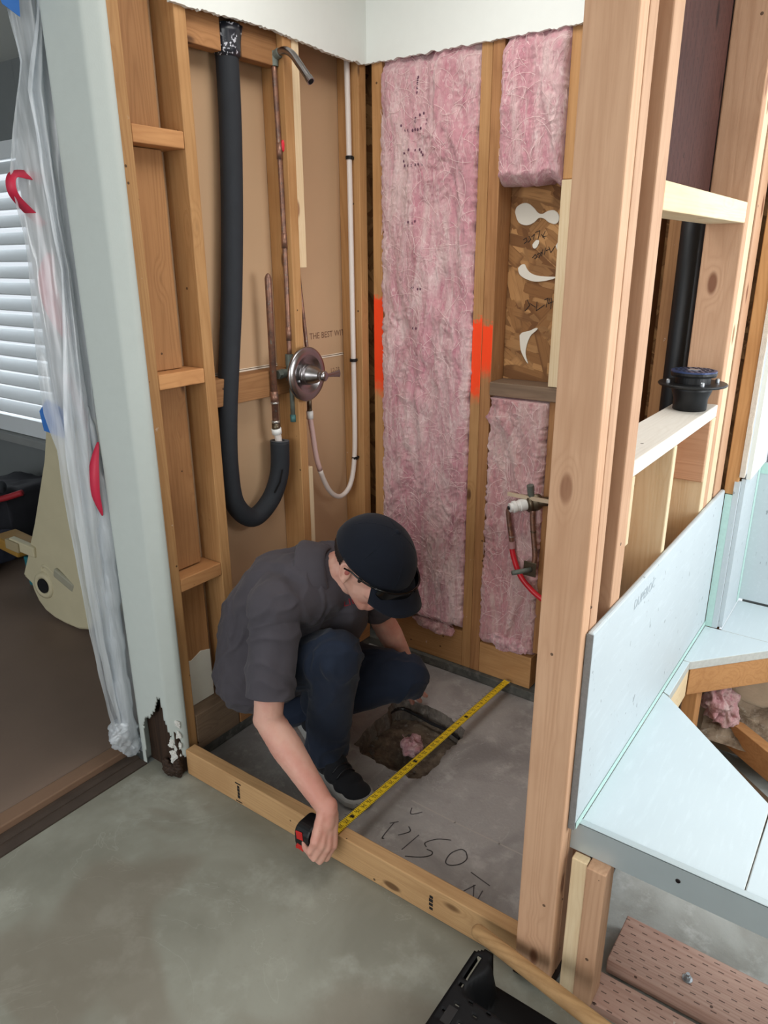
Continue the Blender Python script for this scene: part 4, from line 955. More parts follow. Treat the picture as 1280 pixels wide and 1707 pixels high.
Ld = (A1-A0); LL = Ld.length; dd = Ld.normalized(); sx_ = V((1, 0, 0)); sx_ = (sx_-dd*sx_.dot(dd)).normalized(); up_ = sx_.cross(dd)
if up_.z < 0: up_ = -up_
bm = B(); rows = []
for i in range(41):
    c = A0+Ld*(i/40)-V((0, 0, .010*math.sin(math.pi*i/40)*.0))
    rows.append([bm.verts.new(c+sx_*(.0125*t)+up_*(.0028*t*t)) for t in (-1, -.6, -.2, .2, .6, 1)])
for a, b in zip(rows, rows[1:]):
    for k in range(5): bm.faces.new((a[k], a[k+1], b[k+1], b[k]))
bmesh.ops.recalc_face_normals(bm, faces=bm.faces)
k0 = len(bm.faces)
for n in range(1, 39):
    c = A1-dd*(.0254*n)+up_*.0032
    if (c-A0).length < .01 or (c-A0).dot(dd) < 0: continue
    red = n in (16, 32)
    if n in (12, 24, 36):
        obox(bm, c+dd*.006, dd, sx_, (.0075, .012, .0004)); 
    glyphs(bm, str(n), c+dd*(.016 if n > 9 else .013)-sx_*.0055+up_*.0004, -dd, sx_, .0155)
    for q in range(4):
        p = c-dd*(.0254*q/4); L_ = (.022 if q == 0 else .006)
        obox(bm, p-sx_*(.0115-.0), dd, sx_, (.0008, L_ if q == 0 else .008, .0006)); obox(bm, p+sx_*.0115, dd, sx_, (.0008, .006, .0006))
bm.faces.ensure_lookup_table()
for f_ in bm.faces[k0:]: f_.material_index = 1
obj('blade', bm, [MYEL, MINKB], tm, label='yellow inch-marked blade', norm=False)
obj('end_hook', obox(B(), A1+V((0, .0022, -.004)), (0, 1, 0), (1, 0, 0), (.001, .02, .014)), MGALV, tm)
# ============================================================ PERSON
def J(*a): return V(a)
hipR, hipL = J(.130, .215, .315), J(.112, .355, .30)
knR, anR = J(.470, .205, .475), J(.365, .262, .105)
knL, anL = J(.475, .545, .235), J(.195, .325, .135)
shR, elR, wrR = J(.335, .115, .63), J(.372, .022, .335), J(.617, -.022, .180)
shL, elL, wrL = J(.40, .445, .615), J(.350, .575, .410), J(.396, .685, .168)
HS = 1.12
HC = J(.494, .337, .728); hf = V((.755, .06, -.65)).normalized(); hr = V((.04, -1, 0)); hr = (hr-hf*hr.dot(hf)).normalized(); hu = hr.cross(hf).normalized()
if hu.z < 0: hu = -hu
def H(f, r, u): return HC+(hf*f+hr*r+hu*u)*HS
hax = (hf, hr, hu)
pr = []
def cp_(a, b, r0, r1): pr.append(('cap', a, b, r0, r1))
nb = J(.352, .29, .655)
cp_(nb-V((.04, 0, .02)), H(-.025, 0, -.05), .058, .053); cp_(nb, H(.01, 0, -.075), .05, .045)
pr.append(('ell', H(-.002, 0, .014), (.096, .076, .092), hax))
pr.append(('ell', H(.035, 0, -.045), (.060, .058, .066), hax))
pr.append(('ell', H(.070, 0, -.098), (.024, .026, .019), hax))
for sgn in (1, -1):
    cp_(H(-.008, .060*sgn, -.045), H(.066, .022*sgn, -.098), .016, .016)
    pr.append(('ell', H(.066, .034*sgn, -.030), (.024, .026, .026), hax))
    pr.append(('ell', H(.084, .030*sgn, .018), (.014, .026, .010), hax))
    pr.append(('ell', H(.080, .030*sgn, -.003), (.012, .014, .011), hax))
    E0 = H(-.012, .0805*sgn, -.014); ex = (hf*.95+hu*-.15).normalized(); ey = (hr*sgn-hf*.0+hu*.0).normalized()*sgn; ez = (hu*.97+hf*-.25).normalized()
    pr.append(('ell', E0, (.017, .006, .028), (ex, ey, ez)))
    for k in range(9):
        a = math.radians(60+k*26)
        if k < 8:
            a2 = math.radians(60+(k+1)*26)
            q = E0+hr*.008*sgn
            pr.append(('cap', q+ex*.0165*math.cos(a)+ez*.027*math.sin(a), q+ex*.0165*math.cos(a2)+ez*.027*math.sin(a2), .0042, .0042))
    pr.append(('ell', E0+ez*-.026+ex*.006+hr*.004*sgn, (.008, .006, .009), (ex, ey, ez)))
cp_(H(.092, 0, -.002), H(.118, 0, -.040), .008, .013); cp_(H(.095, .012, -.045), H(.095, -.012, -.045), .010, .010)
cp_(H(.088, .016, -.070), H(.088, -.016, -.070), .009, .009); cp_(H(.086, .014, -.080), H(.086, -.014, -.080), .009, .009)
pr = pr[:2]+[(p[0], p[1], tuple(q*HS for q in p[2]), p[3]) if p[0] == 'ell' else (p[0], p[1], p[2], p[3]*HS, p[4]*HS) for p in pr[2:]]
# torso and legs under the clothes
lat = V((.18, .98, -.04)).normalized()
for a, b, r0, r1 in ((J(.085, .28, .35), J(.155, .285, .50), .085, .085), (J(.155, .285, .50), J(.27, .285, .60), .085, .09)):
    for k in (-1, 1): cp_(a+lat*.05*k, b+lat*.05*k, r0, r1)
cp_(J(.27, .285, .60), nb, .08, .055); cp_(shR, shL, .05, .05)
cp_(hipR, knR, .075, .052); cp_(knR, anR, .05, .038); cp_(hipL, knL, .075, .052); cp_(knL, anL, .05, .038); cp_(hipR, hipL, .09, .09)
# arms
cp_(shR, elR, .050, .040); cp_(elR, elR+(wrR-elR)*.32, .0395, .043); cp_(elR+(wrR-elR)*.32, wrR, .043, .0255); pr.append(('ell', elR+V((-.012, .0, -.006)), (.034, .034, .034)))
cp_(shL, elL, .050, .040); cp_(elL, elL+(wrL-elL)*.35, .040, .042); cp_(elL+(wrL-elL)*.35, wrL, .042, .026)
def hand(w, d, n, side, curls, spread=0., th=(.35, .75, .45), palm=.085, tc=.6):
    d = V(d).normalized(); n = V(n); n = (n-d*n.dot(d)).normalized(); s = d.cross(n)*side
    offs = (.030, .0105, -.0095, -.028); plen = (palm, palm+.003, palm-.002, palm-.010)
    L = ((.042, .026, .021), (.046, .029, .022), (.042, .027, .021), (.034, .021, .019))
    tips = []
    for i in range(4):
        k = w+d*plen[i]+s*offs[i]-n*(.003 if i in (1, 2) else 0)
        cp_(w+s*offs[i]*.55+d*.008, k, .0165, .0135)
        a = 0; p = k; rr = (.0118, .0102, .0092, .0082) if i != 3 else (.0104, .0090, .0082, .0074)
        for j in range(3):
            a += curls[i][j]; dirv = (d*math.cos(a)+n*math.sin(a)+s*spread*(1.5-i)*.1).normalized(); q = p+dirv*L[i][j]
            cp_(p, q, rr[j], rr[j+1]); p = q
        tips.append(p)
    tb = w+d*.022+s*.022+n*.006; t1 = tb+(d*th[0]+s*th[1]+n*th[2]).normalized()*.040; t2 = t1+(d*(th[0]+.5)+s*th[1]*.35+n*(th[2]+tc)).normalized()*.030; t3 = t2+(d*(th[0]+.7)+n*(th[2]+tc)).normalized()*.024
    cp_(w+d*.01, t1, .017, .0135); cp_(tb, t1, .017, .0125); cp_(t1, t2, .0125, .0108); cp_(t2, t3, .0108, .0088)
    cp_(w-d*.012, w+d*.03, .024, .0235)
    return tips
hand(wrR, J(.634, -.064, .108)-wrR, (-.86, .16, -.30), 1, [(.50, 1.25, .75), (.52, 1.3, .8), (.55, 1.3, .8), (.55, 1.25, .8)], th=(.35, .55, .55))
hand(wrL, (0.0, .22, -.97), (-.25, .95, .2), -1, [(.10, .25, .15), (.05, .2, .15), (.10, .22, .15), (.15, .25, .2)], spread=1.)
pe = thing('person', (.30, .30, 0), 'person crouching in the shower in cap, charcoal shirt and navy trousers, reading a tape measure', 'person')
def skinfn(c, n): return c+n*.0008*N.noise(c*90)
obj('body', fused(pr, .0036, 4, skinfn), MSKIN, pe, smooth=True)
for sgn in (1, -1):
    obj('ear_hollow', ell(B(), H(-.008, .0835*sgn, -.012), (.008, .004, .012), hax), plain('reddish ear shade', (168, 92, 84), .6), pe, label='inner ear with reddish shading painted on', smooth=True)  # solid oval; the ear hollow's shading is put into its reddish colour
# hair
pr = []
pr.append(('ell', H(-.028, 0, .012), (.082*HS, .0775*HS, .075*HS), hax))
hb = fused(pr, .004, 2, lambda c, n: c+n*.003*N.noise(c*220))
keep = []
for v in hb.verts:
    q = (v.co-HC)/HS; f, r, u = q.dot(hf), q.dot(hr), q.dot(hu)
    if f > .03 or u < -.055+.35*max(0, f+.05) or (abs(r) > .05 and -.036 < f < .018 and u < .014): keep.append(v)
bmesh.ops.delete(hb, geom=keep, context='VERTS')
for sgn in (1, -1):
    cap(hb, H(.024, .0735*sgn, .012), H(.027, .0705*sgn, -.012), .008, .005)
obj('hair', hb, MHAIR, pe, smooth=True)
# cap
def capcut(bmx):
    bmesh.ops.bisect_plane(bmx, geom=bmx.verts[:]+bmx.edges[:]+bmx.faces[:], plane_co=H(0, 0, .016), plane_no=(hu-hf*.06).normalized(), clear_inner=True)
    return bmx
cb_ = B(); ell(cb_, H(.002, 0, .014), (.112*HS, .0955*HS, .108*HS), hax, 48, 32); capcut(cb_)
for v in cb_.verts: v.co += (v.co-HC).normalized()*.002*N.noise(v.co*22)
CAP = obj('cap', cb_, MCAP, pe, smooth=True, solid=.003)
obj('button', ell(B(), H(.002, 0, .123), (.009, .009, .005), hax), MCAP, CAP, smooth=True)
bm = B(); rows = []
for i in range(21):
    t = -1+2*i/20; r0 = .080*math.sin(t*1.2)/math.sin(1.2)
    f0 = -.006+.117*math.sqrt(max(0, 1-(r0/.0968)**2)); row = []
    for j in range(9):
        k = j/8; ext = .070*(1-abs(t)**6*.62)
        row.append(bm.verts.new(H(f0-.006+ext*k, r0*(1+.14*k*(1-.5*k)), .030-.008*(r0/.08)**2-(.014+.022*(r0/.09)**2)*k-.014*k*k)))
    rows.append(row)
for a, b in zip(rows, rows[1:]):
    for j in range(8): bm.faces.new((a[j], a[j+1], b[j+1], b[j]))
obj('brim', bm, MCAP, CAP, smooth=True, solid=.004)
for k in range(6):
    a = k*math.pi/3+math.pi/6; pts = []
    for i in range(9):
        th = .08+1.27*i/8
        pts.append(H(.002+.1130*math.sin(th)*math.cos(a), .0965*math.sin(th)*math.sin(a), .014+.1090*math.cos(th)))
    obj('panel_seam', tube(B(), pts, .0012, 6), MCAP, CAP)
# shirt
pr = []
for a, b, r0, r1 in ((J(.122, .28, .285), J(.165, .285, .50), .124, .110), (J(.16, .285, .50), J(.265, .285, .605), .108, .115), (J(.265, .285, .605), J(.325, .288, .64), .115, .095)):
    for k in (-1, -.3, .3, 1): cp_(a+lat*.062*k, b+lat*.062*k, r0, r1)
cp_(shR+V((0, .01, 0)), shL, .068, .068); cp_(J(.29, .29, .65), J(.338, .295, .662), .082, .058)
cp_(shR, J(.262, .25, .60), .075, .11); cp_(J(.392, .345, .605), J(.375, .365, .49), .062, .062); cp_(J(.375, .365, .49), J(.30, .33, .42), .062, .07); [cp_(J(.362-.115*q, .295, .625-.20*q)-lat*.085, J(.362-.115*q, .295, .625-.20*q)+lat*.10, .072, .072) for q in (0, .2, .4, .6, .8, 1)]
def folds(c, n, amp=.008):
    w = N.noise(V((c.x*9, c.y*9, c.z*5)))
    k = N.noise(V((c.x*15+w*2.0, c.y*15, c.z*8+w*2.4)))
    rdg = (1-abs(N.noise(V((c.x*11-c.z*9+w*1.5, c.y*12+c.z*6, c.z*4))))*2.2)
    k2 = N.noise(V((c.x*30+w*4, c.y*30, c.z*16-w*4)))
    return c+n*(amp*.6*k+amp*.9*max(0, rdg)**2+amp*.15*k2)
sb = fused(pr, .005, 4, folds)
for sh_, el_, k, r1 in ((shR, elR, .79, .066), (shL, elL, .74, .064)):     # sleeves with crisp open hems
    ax = (el_-sh_).normalized(); c_ = sh_+(el_-sh_)*k
    sl = fused([('cap', sh_-ax*.004, sh_+(el_-sh_)*1.0, .067, r1, True)], .005, 4, folds)
    bmesh.ops.bisect_plane(sl, geom=sl.verts[:]+sl.edges[:]+sl.faces[:], plane_co=c_, plane_no=ax, clear_outer=True)
    tmp = bpy.data.meshes.new('tmp'); sl.to_mesh(tmp); sl.free(); sb.from_mesh(tmp); bpy.data.meshes.remove(tmp)
SHIRT = obj('shirt', sb, MSHIRT, pe, smooth=True, solid=.003)
pr = []
cn = (H(-.02, 0, -.06)-nb).normalized(); cu_ = V((.72, .0, -.5)); cu_ = (cu_-cn*cu_.dot(cn)).normalized(); cv_ = cn.cross(cu_)
cc = nb+(H(-.02, 0, -.06)-nb)*.42
bm = B(); rows = []
for i in range(41):
    a = math.radians(28+304*i/40); e = abs(i-20)/20
    d_ = cu_*math.cos(a)*.068+cv_*math.sin(a)*.070
    drop = .058+.030*e**3; out_ = .040+.014*e
    base = cc+d_-cn*(.004+.022*e**2)
    dn = d_.normalized()
    rows.append([bm.verts.new(base-cn*.012), bm.verts.new(base+cn*.010), bm.verts.new(base+cn*.014+dn*.010), bm.verts.new(base-cn*drop*.45+dn*out_*.9), bm.verts.new(base-cn*drop+dn*(out_+.012))])
for a, b in zip(rows, rows[1:]):
    for k in range(4): bm.faces.new((a[k], a[k+1], b[k+1], b[k]))
obj('collar', bm, MSHIRT, SHIRT, smooth=True, solid=.003, sub=1)
# trousers
pr = []
cp_(hipR, hipL, .088, .088)
cp_(hipR, knR, .098, .071); cp_(hipL, knL, .098, .072); pr.append(('ell', knR+V((.004, -.002, .004)), (.071, .073, .072))); pr.append(('ell', knL, (.073, .073, .072)))
pr.append(('cap', knR, anR+V((.004, -.004, -.028)), .070, .064, True)); pr.append(('cap', knL, anL+(anL-knL).normalized()*.04, .071, .060, True))
cp_(knR+V((-.055, .01, -.05)), anR+V((-.03, .01, .13)), .048, .055)
def pfold(c, n):
    dk = min((c-knR).length, (c-knL).length, (c-anR).length*1.1, (c-hipR).length)
    a = .0115*max(.3, 1-dk/.26)
    return folds(c, n, a)
obj('trousers', fused(pr, .0055, 5, pfold), MPANT, pe, smooth=True)
# shoes: local frame x toe, y side, z up; origin at the heel on the sole
def shoe(o, fx, upv):
    fx = V(fx).normalized(); upv = V(upv); uz = (upv-fx*upv.dot(fx)).normalized(); uy = uz.cross(fx); o = V(o)
    T = lambda a, b, c: o+fx*a+uy*b+uz*c
    prof = [(.0, .030), (.012, .036), (.05, .037), (.10, .036), (.15, .042), (.20, .051), (.235, .050), (.262, .040), (.279, .022), (.284, 0)]
    out = [(a, w) for a, w in prof]+[(a, -w*.94) for a, w in prof[-2::-1]]
    b = B(); lay = []
    for z, k in ((0, .95), (.006, 1.03), (.022, 1.05), (.030, .99)):
        lay.append([b.verts.new(T(.142+(a-.142)*(1+(k-1)*.5), w*k, z+.010*max(0, (a-.2)/.08)**2+.006*max(0, (.05-a)/.05))) for a, w in out])
    for p, q in zip(lay, lay[1:]):
        for i in range(len(out)): b.faces.new((p[i], p[(i+1) % len(out)], q[(i+1) % len(out)], q[i]))
    b.faces.new(lay[0][::-1]); b.faces.new(lay[-1])
    q = []
    for a, w, h, r in ((.045, .0, .050, .034), (.09, .0, .055, .036), (.14, 0, .048, .040), (.19, .0, .038, .042), (.232, -.002, .034, .038)):
        q.append((T(a, 0, h*.9), (.045, r+.006, h*.72)))
    pr_ = [('ell', c, r, (fx, uy, uz)) for c, r in q]
    pr_ += [('cap', T(.045, 0, .05), T(.045, 0, .105), .039, .040, True), ('cap', T(.05, 0, .10), T(.13, 0, .068), .034, .036)]
    up = obj('shoe', fused(pr_, .004, 4), MSHOE, pe, smooth=True)
    obj('sole', b, MSOLE, up, smooth=False, bevel=.003, label='grey rubber sole')
    tp = fused([('cap', T(.10, .012, .097), T(.145, .010, .083), .016, .014), ('cap', T(.10, -.012, .097), T(.145, -.010, .083), .016, .014)], .004, 3)
    obj('tongue', tp, MSHOE, up, smooth=True)
    for k in range(4):
        a = .115+k*.020; h = .098-k*.0085
        obj('lace', tube(B(), smoothpath([T(a, -.032, h-.016), T(a+.004, -.012, h+.004), T(a+.006, .012, h+.004), T(a+.004, .032, h-.016)], 4), .0026, 8), MBPL, up, smooth=True)
    obj('lace_loop', tube(B(), smoothpath([T(.108, .006, .108), T(.112, .014, .116), T(.118, .010, .116), T(.116, .004, .108)], 4), .0014, 6), MWPL, up, label='pale lace loop')
shoe((.302, .272, .0015), (.966, -.257, 0), (0, 0, 1))
shoe((.120, .345, .135), (.86, -.12, -.50), (.50, 0, .86))
# embroidered chest badge, laid onto the shirt front
dgr = bpy.context.evaluated_depsgraph_get(); bpy.context.view_layer.update()
from mathutils.bvhtree import BVHTree
sv = SHIRT.data; tree = BVHTree.FromPolygons([v.co+W[SHIRT.name] for v in sv.vertices], [p.vertices[:] for p in sv.polygons])
hit, nn, _, _ = tree.ray_cast(V((.75, .10, .80)), (V((.415, .335, .575))-V((.75, .10, .80))).normalized())
if hit:
    rt_ = V((.35, .9, .25)); rt_ = (rt_-nn*rt_.dot(nn)).normalized(); up2 = nn.cross(rt_)
    if up2.z < 0: up2 = -up2
    def onshirt(p):
        h, n2, _, _ = tree.find_nearest(p); return h+n2*.0028
    bm = B(); glyphs(bm, 'LIB', hit-rt_*.030-up2*.008, rt_, up2, .034)
    for v in bm.verts: v.co = onshirt(v.co)
    obj('embroidered_letters', bm, plain('red thread', (150, 40, 50), .7), SHIRT, label='red embroidered letters', norm=False)
    bm = B()
    for pth in ([(.0, .022), (-.006, .036), (.002, .046)], [(.006, .022), (.012, .034), (.010, .046)]): stroke(bm, smoothpath([hit+rt_*a+up2*b for a, b in pth], 4), .006, nn)
    for v in bm.verts: v.co = onshirt(v.co)
    obj('embroidered_flame', bm, plain('orange thread', (214, 128, 60), .7), SHIRT, label='orange embroidered flame', norm=False)
# ============================================================ SUNGLASSES
sg = thing('sunglasses', H(.10, 0, .02), 'black wraparound sunglasses resting on the front of the cap', 'sunglasses')
def arc(a0, a1, n, rf, rr, u0, u1):
    return [H(-.006+rf*math.cos(a), rr*math.sin(a), u0+(u1-u0)*(abs(math.sin(a)))**1.5) for a in [a0+(a1-a0)*i/n for i in range(n+1)]]
for sgn in (1, -1):
    obj('temple', tube(B(), [H(-.016, .1015*sgn, .006)]+arc(1.50*sgn, .95*sgn, 10, .133, .1065, .045, .020), .0026, 8), MGLS, sg, smooth=True)
obj('brow_bar', tube(B(), arc(-1.0, 1.0, 24, .1355, .1085, .046, .022), .0034, 8), MGLS, sg, smooth=True)
for sgn in (1, -1):
    bm = B(); rows = []
    for i in range(13):
        a = (.10+.82*i/12)*sgn; w = math.sin(math.pi*(.12+.80*i/12))**.6; row = []
        for k in range(6):
            t = k/5; row.append(bm.verts.new(H(-.006+(.136+.004*t)*math.cos(a), (.109+.003*t)*math.sin(a), .046-.024*abs(math.sin(a))**1.5-.036*w*t+.004)))
        rows.append(row)
    for a, b in zip(rows, rows[1:]):
        for k in range(5): bm.faces.new((a[k], a[k+1], b[k+1], b[k]))
    obj('lens', bm, MGLS, sg, smooth=True, solid=.002)
# ============================================================ PLASTIC DOOR FILM
def lerp_tab(tab, z):
    t = sorted(tab, key=lambda q: q[1])
    if z <= t[0][1]: return t[0][0]
    for (a, z0), (b, z1) in zip(t, t[1:]):
        if z <= z1: return a+(b-a)*(z-z0)/(z1-z0+1e-9)
    return t[-1][0]
LT = [(-.107, 2.078), (-.097, 1.963), (-.164, 1.725), (-.156, 1.52), (-.17, 1.291), (-.172, 1.153), (-.150, 1.05), (-.153, .885), (-.149, .705), (-.145, .494), (-.138, .368), (-.128, .245), (-.120, .161), (-.075, .104), (-.045, .02)]
ML = [(-.034, 2.13), (-.034, 2.094), (-.089, 1.903), (-.085, 1.712), (-.072, 1.505), (-.10, 1.283), (-.130, 1.05), (-.135, .6), (-.12, .3), (-.10, .16), (-.06, .09), (-.045, .02)]
RT = [(-.018, 2.1), (-.026, 1.37), (-.02, .33), (-.02, .02)]
def film(name, lab, left, right, z0, z1, x0, amp, freq, seed, top=0.):
    bm = B(); rows = []; nz_, nt = 110, 46
    for i in range(nz_+1):
        z = z0+(z1-z0)*i/nz_; yl = lerp_tab(left, z); yr = lerp_tab(right, z); row = []
        for j in range(nt+1):
            t = j/nt; w = N.noise(V((t*3, z*1.4, seed)))
            x = x0+amp*math.sin(t*freq+w*2.2+seed)+.008*N.noise(V((t*6, z*2.2, seed+5)))+(.002+.010*max(0, .25-z)*4)*N.noise(V((t*12, z*16, seed+1)))
            row.append(bm.verts.new((x, yl+(yr-yl)*t+.005*N.noise(V((t*4, z*8, seed+2))), z)))
        rows.append(row)
    for a, b in zip(rows, rows[1:]):
        for j in range(nt): bm.faces.new((a[j], a[j+1], b[j+1], b[j]))
    if seed == 7:
        pts = [(-.172+.004*math.sin(z*9), -.052-.012*math.sin(z*5)-.02*max(0, .5-z), z) for z in [1.15-.05*i for i in range(22)]]
        rr = [.004+.020*min(1, i/6)+.003*math.sin(i*1.9) for i in range(22)]
        tube(bm, smoothpath(pts, 3), [rr[min(21, i//3)] for i in range(64)], 18)
        tmp = fused([('ell', (-.178, -.085, .115), (.030, .040, .055)), ('ell', (-.172, -.060, .07), (.022, .03, .04))], .004, 2, lambda c, n: c+n*(.016*N.noise(c*45)+.010*abs(N.noise(c*90))))
        me = bpy.data.meshes.new('tmp'); tmp.to_mesh(me); tmp.free(); bm.from_mesh(me); bpy.data.meshes.remove(me)
    return obj(name, bm, MFILM, label=lab, cat='plastic sheet', smooth=True)
film('plastic_sheet', 'clear plastic door sheet gathered along the white wall end', LT, RT, .022, 2.20, -.182, .015, 9, 2)
film('plastic_sheet', 'milky inner fold of the plastic door sheet bunched against the wall end', ML, RT, .024, 2.20, -.172, .010, 13, 7)
def ribbon(name, lab, pts, w, mat, nrm, cat):
    bm = B(); P = smoothpath(pts, 8); rows = []
    for i, p in enumerate(P):
        d = (P[min(i+1, len(P)-1)]-P[max(i-1, 0)]).normalized(); s_ = V(nrm).cross(d).normalized()
        k = w if not isinstance(w, (list, tuple)) else w[0]+(w[1]-w[0])*i/(len(P)-1)
        if isinstance(w, (list, tuple)) and len(w) == 3: k = w[0]+(w[1]-w[0])*math.sin(math.pi*i/(len(P)-1))
        rows.append((bm.verts.new(p-s_*k/2), bm.verts.new(p+s_*k/2)))
    for a, b in zip(rows, rows[1:]): bm.faces.new((a[0], a[1], b[1], b[0]))
    return obj(name, bm, mat, label=lab, cat=cat, smooth=True, solid=.001)
vn = (.55, -.80, .1)
zl = 'red zipper strip curl in the plastic door sheet, '
ribbon('zipper_strip', zl+'uppermost loop', [(-.215, -.055, 1.715), (-.19, -.10, 1.722), (-.164, -.160, 1.716), (-.162, -.168, 1.68), (-.185, -.13, 1.648), (-.215, -.07, 1.61)], .024, MRED, vn, 'zipper strip')
ribbon('zipper_strip', zl+'dark purple second twist', [(-.215, -.065, 1.545), (-.215, -.085, 1.48), (-.215, -.075, 1.40), (-.215, -.05, 1.33)], (.02, .05, 0), MRED, vn, 'zipper strip')
ribbon('zipper_strip', zl+'faint middle length behind the film', [(-.212, -.07, 1.24), (-.212, -.04, 1.13), (-.212, -.02, 1.05)], .024, MRED, vn, 'zipper strip')
ribbon('zipper_strip', zl+'bright red lowest curl', [(-.152, -.044, 1.055), (-.152, -.066, .99), (-.152, -.074, .92), (-.152, -.062, .845)], (.004, .030, 0), MRED, vn, 'zipper strip')
bt = prism(B(), [(-.166, 1.155), (-.14, 1.182), (-.10, 1.150), (-.108, 1.07), (-.162, 1.102)], 'x', -.2065, -.2055)
obj('masking_tape', bt, MBLUE, label='blue masking tape on the plastic sheet beside the shutters', cat='tape')
bt = prism(B(), [(-.15, 2.16), (-.075, 2.16), (-.086, 2.048), (-.124, 2.065)], 'x', -.160, -.159)
obj('masking_tape', bt, MBLUE, label='blue masking tape at the top left corner of the plastic sheet', cat='tape')
# ============================================================ LEFT ROOM THINGS
bm = B(); g = []
for i in range(70):
    r = []
    for j in range(80):
        y = -1.6+j*.032; x = -.235-.1*0-i*.05
        edge = max(0, 1-i/2.2)
        r.append(bm.verts.new((x, y, .030-.030*edge*0+.004*nz(x*4, y*4, 2)+.003*abs(nz(x*11+y*4, y*9))-(.026*max(0, 1-i) if i == 0 else 0))))
    g.append(r)
for i in range(69):
    for j in range(79): bm.faces.new((g[i][j], g[i+1][j], g[i+1][j+1], g[i][j+1]))
obj('floor_paper', bm, MPAPER, label='brown protective paper over the floor of the left room', cat='floor paper', smooth=True, solid=.002)
obj('threshold_board', box(B(), -.262, -.2075, -3.5, -.02, .0, .026), plain('brown worn board', (124, 96, 76), .7, var=.15, scale=9), label='brown wooden board edging the paper beside the dark floor track', cat='board', bevel=.004)
# stood-up tub shell
tb = thing('bathtub', (-1.15, .45, .035), 'cream fibreglass tub shell standing on end on the brown paper', 'bathtub')
def uu(x, z): return (x, z)
outl = [(-1.055, .93), (-1.13, .78), (-1.21, .62), (-1.30, .46), (-1.345, .36), (-1.385, .255), (-1.41, .17), (-1.36, .145), (-1.352, .10), (-1.325, .055), (-1.28, .043), (-1.20, .036), (-1.10, .04), (-1.00, .05), (-.93, .08), (-.885, .15), (-.87, .30), (-.86, .62), (-.85, .93)]
outl = [(-1.055, .93), (-1.13, .78), (-1.225, .62), (-1.31, .46), (-1.365, .36), (-1.415, .26), (-1.455, .185), (-1.39, .160), (-1.375, .125), (-1.34, .085), (-1.29, .055), (-1.22, .040), (-1.14, .036), (-1.04, .04), (-.96, .06), (-.90, .12), (-.87, .30), (-.86, .62), (-.85, .93)]
bm = B(); lay = []
cx_, cz_ = -1.12, .45
for y, k in ((.315, .985), (.30, .97), (.296, .955)): pass
for y, k in ((.75, .90), (.45, .985), (.33, 1.0), (.308, .99), (.300, .965)): lay.append([bm.verts.new((cx_+(x-cx_)*k, y+.03*math.sin((z-.04)*3.0)*(1 if y < .5 else 0), max(.0355, cz_+(z-cz_)*k))) for x, z in outl])
for p, q in zip(lay, lay[1:]):
    for i in range(len(outl)): bm.faces.new((p[i], p[(i+1) % len(outl)], q[(i+1) % len(outl)], q[i]))
bm.faces.new(lay[0]); bm.faces.new(lay[-1][::-1])
obj('shell', bm, MTUB, tb, bevel=.004)
obj('drain_rim', lathe(B(), (-1.262, .309, .190), (.15, -1, .05), [(.062, -.01), (.058, .012), (.044, .016), (.034, .012), (.032, -.004)], 30, False), MTUB, tb, smooth=True)
obj('drain_hole', lathe(B(), (-1.262, .300, .190), (.15, -1, .05), [(.0325, 0), (.0325, .006)], 24), MDARKV, tb, label='dark drain hole')
obj('bracket', obox(B(), (-1.40, .315, .335), (1, .1, -.1), (0, 1, 0), (.17, .03, .05)), MTUB, tb, bevel=.006); obj('bracket_block', obox(B(), (-1.455, .296, .335), (1, .1, -.1), (0, 1, 0), (.09, .02, .046)), plain('bare wood end', (150, 136, 106), .8), tb, bevel=.004)
obj('bracket', obox(B(), (-1.10, .312, .255), (1, .1, -.45), (0, 1, 0), (.13, .02, .045)), plain('greyish resin', (150, 146, 128), .6), tb, bevel=.008)
bm = tube(B(), smoothpath([(-1.43, .318, .19), (-1.33, .318, .16), (-1.295, .318, .21), (-1.27, .318, .275), (-1.2, .318, .265), (-1.08, .318, .21), (-.95, .318, .17)], 6), .008, 6)
obj('resin_seam', bm, MTUB, tb, smooth=True)
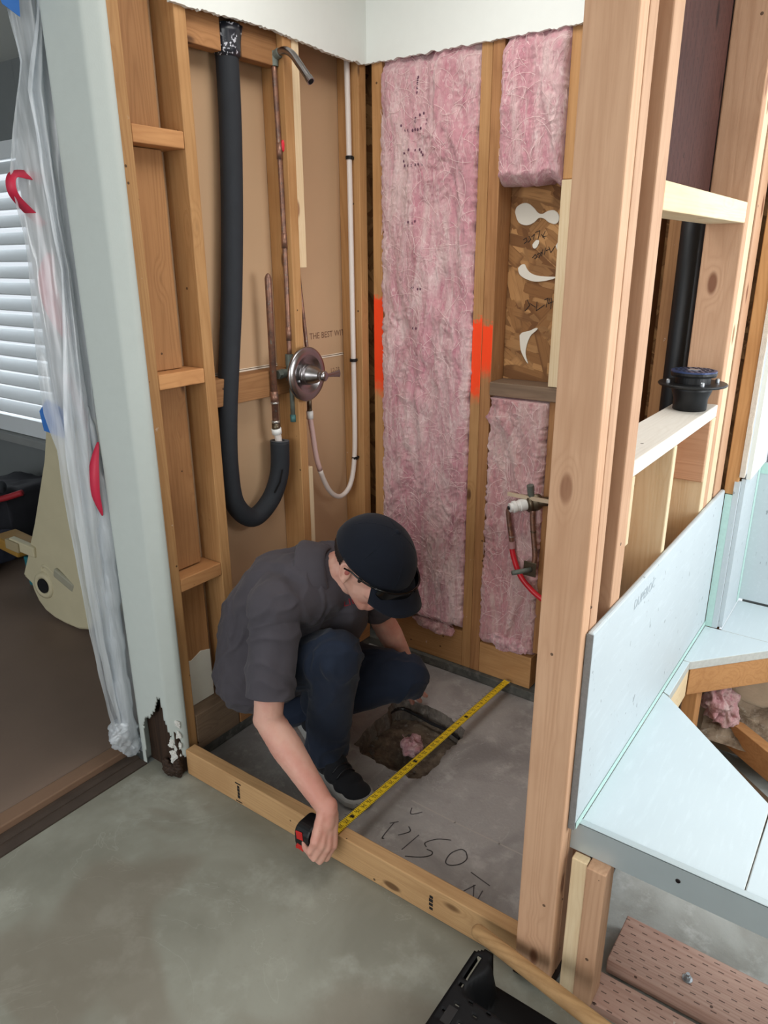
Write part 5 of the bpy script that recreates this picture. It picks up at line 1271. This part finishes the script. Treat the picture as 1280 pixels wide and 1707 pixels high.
# clutter in the dark corner
obj('tool_bag', fused([('obox', (-2.30, .75, .20), (1, 0, .1), (0, 1, 0), (.55, .35, .34)), ('cap', (-2.5, .62, .30), (-2.1, .62, .36), .07, .06)], .012, 4, lambda c, n: c+n*.02*N.noise(c*9)), plain('black bag cloth', (30, 30, 36), .8), label='black soft tool bag behind the stood-up tub', cat='bag', smooth=True)
obj('tool_strap', tube(B(), smoothpath([(-2.62, .50, .33), (-2.3, .47, .335), (-2.02, .52, .38), (-1.9, .6, .42)], 6), .016, 8), plain('dull red strap', (150, 32, 40), .6), label='dull red strap on the black tool bag', cat='strap', smooth=True)
dg = thing('power_drill', (-2.18, .53, .40), 'dark cordless drill lying on the black tool bag', 'drill')
obj('drill_body', tube(B(), [(-2.24, .50, .405), (-2.10, .53, .43), (-2.0, .55, .445)], [.030, .034, .03], 14), plain('grey drill shell', (66, 70, 76), .5), dg, smooth=True); obj('chuck', tube(B(), [(-2.36, .475, .385), (-2.29, .49, .395), (-2.245, .498, .404)], [.008, .02, .024], 12), MGALV, dg)
obj('tool_pouch', fused([('obox', (-2.10, .42, .13), (1, .1, .2), (0, 1, 0), (.40, .18, .16))], .012, 4, lambda c, n: c+n*.02*N.noise(c*12)), plain('navy pouch', (38, 42, 56), .8), label='navy tool pouch slumped on the floor paper', cat='pouch', smooth=True)
obj('toolbox', obox(B(), (-1.72, .44, .24), (1, 0, -.05), (0, 1, 0), (.22, .12, .06)), plain('ochre plastic', (150, 112, 44), .6), label='ochre yellow tool case by the tub edge', cat='tool case', bevel=.01)
obj('storage_box', obox(B(), (-1.58, .50, .12), (1, 0, .1), (0, 1, 0), (.16, .14, .15)), plain('teal plastic', (34, 108, 116), .55), label='teal plastic box peeking out behind the tub', cat='box', bevel=.008)
obj('folded_cloth', fused([('obox', (-2.15, .28, .06), (1, .1, 0), (0, 1, 0), (.5, .2, .05))], .012, 3, lambda c, n: c+n*.015*N.noise(c*14)), plain('blue cloth', (40, 76, 132), .8), label='blue folded cloth on the floor paper in the corner', cat='cloth', smooth=True)
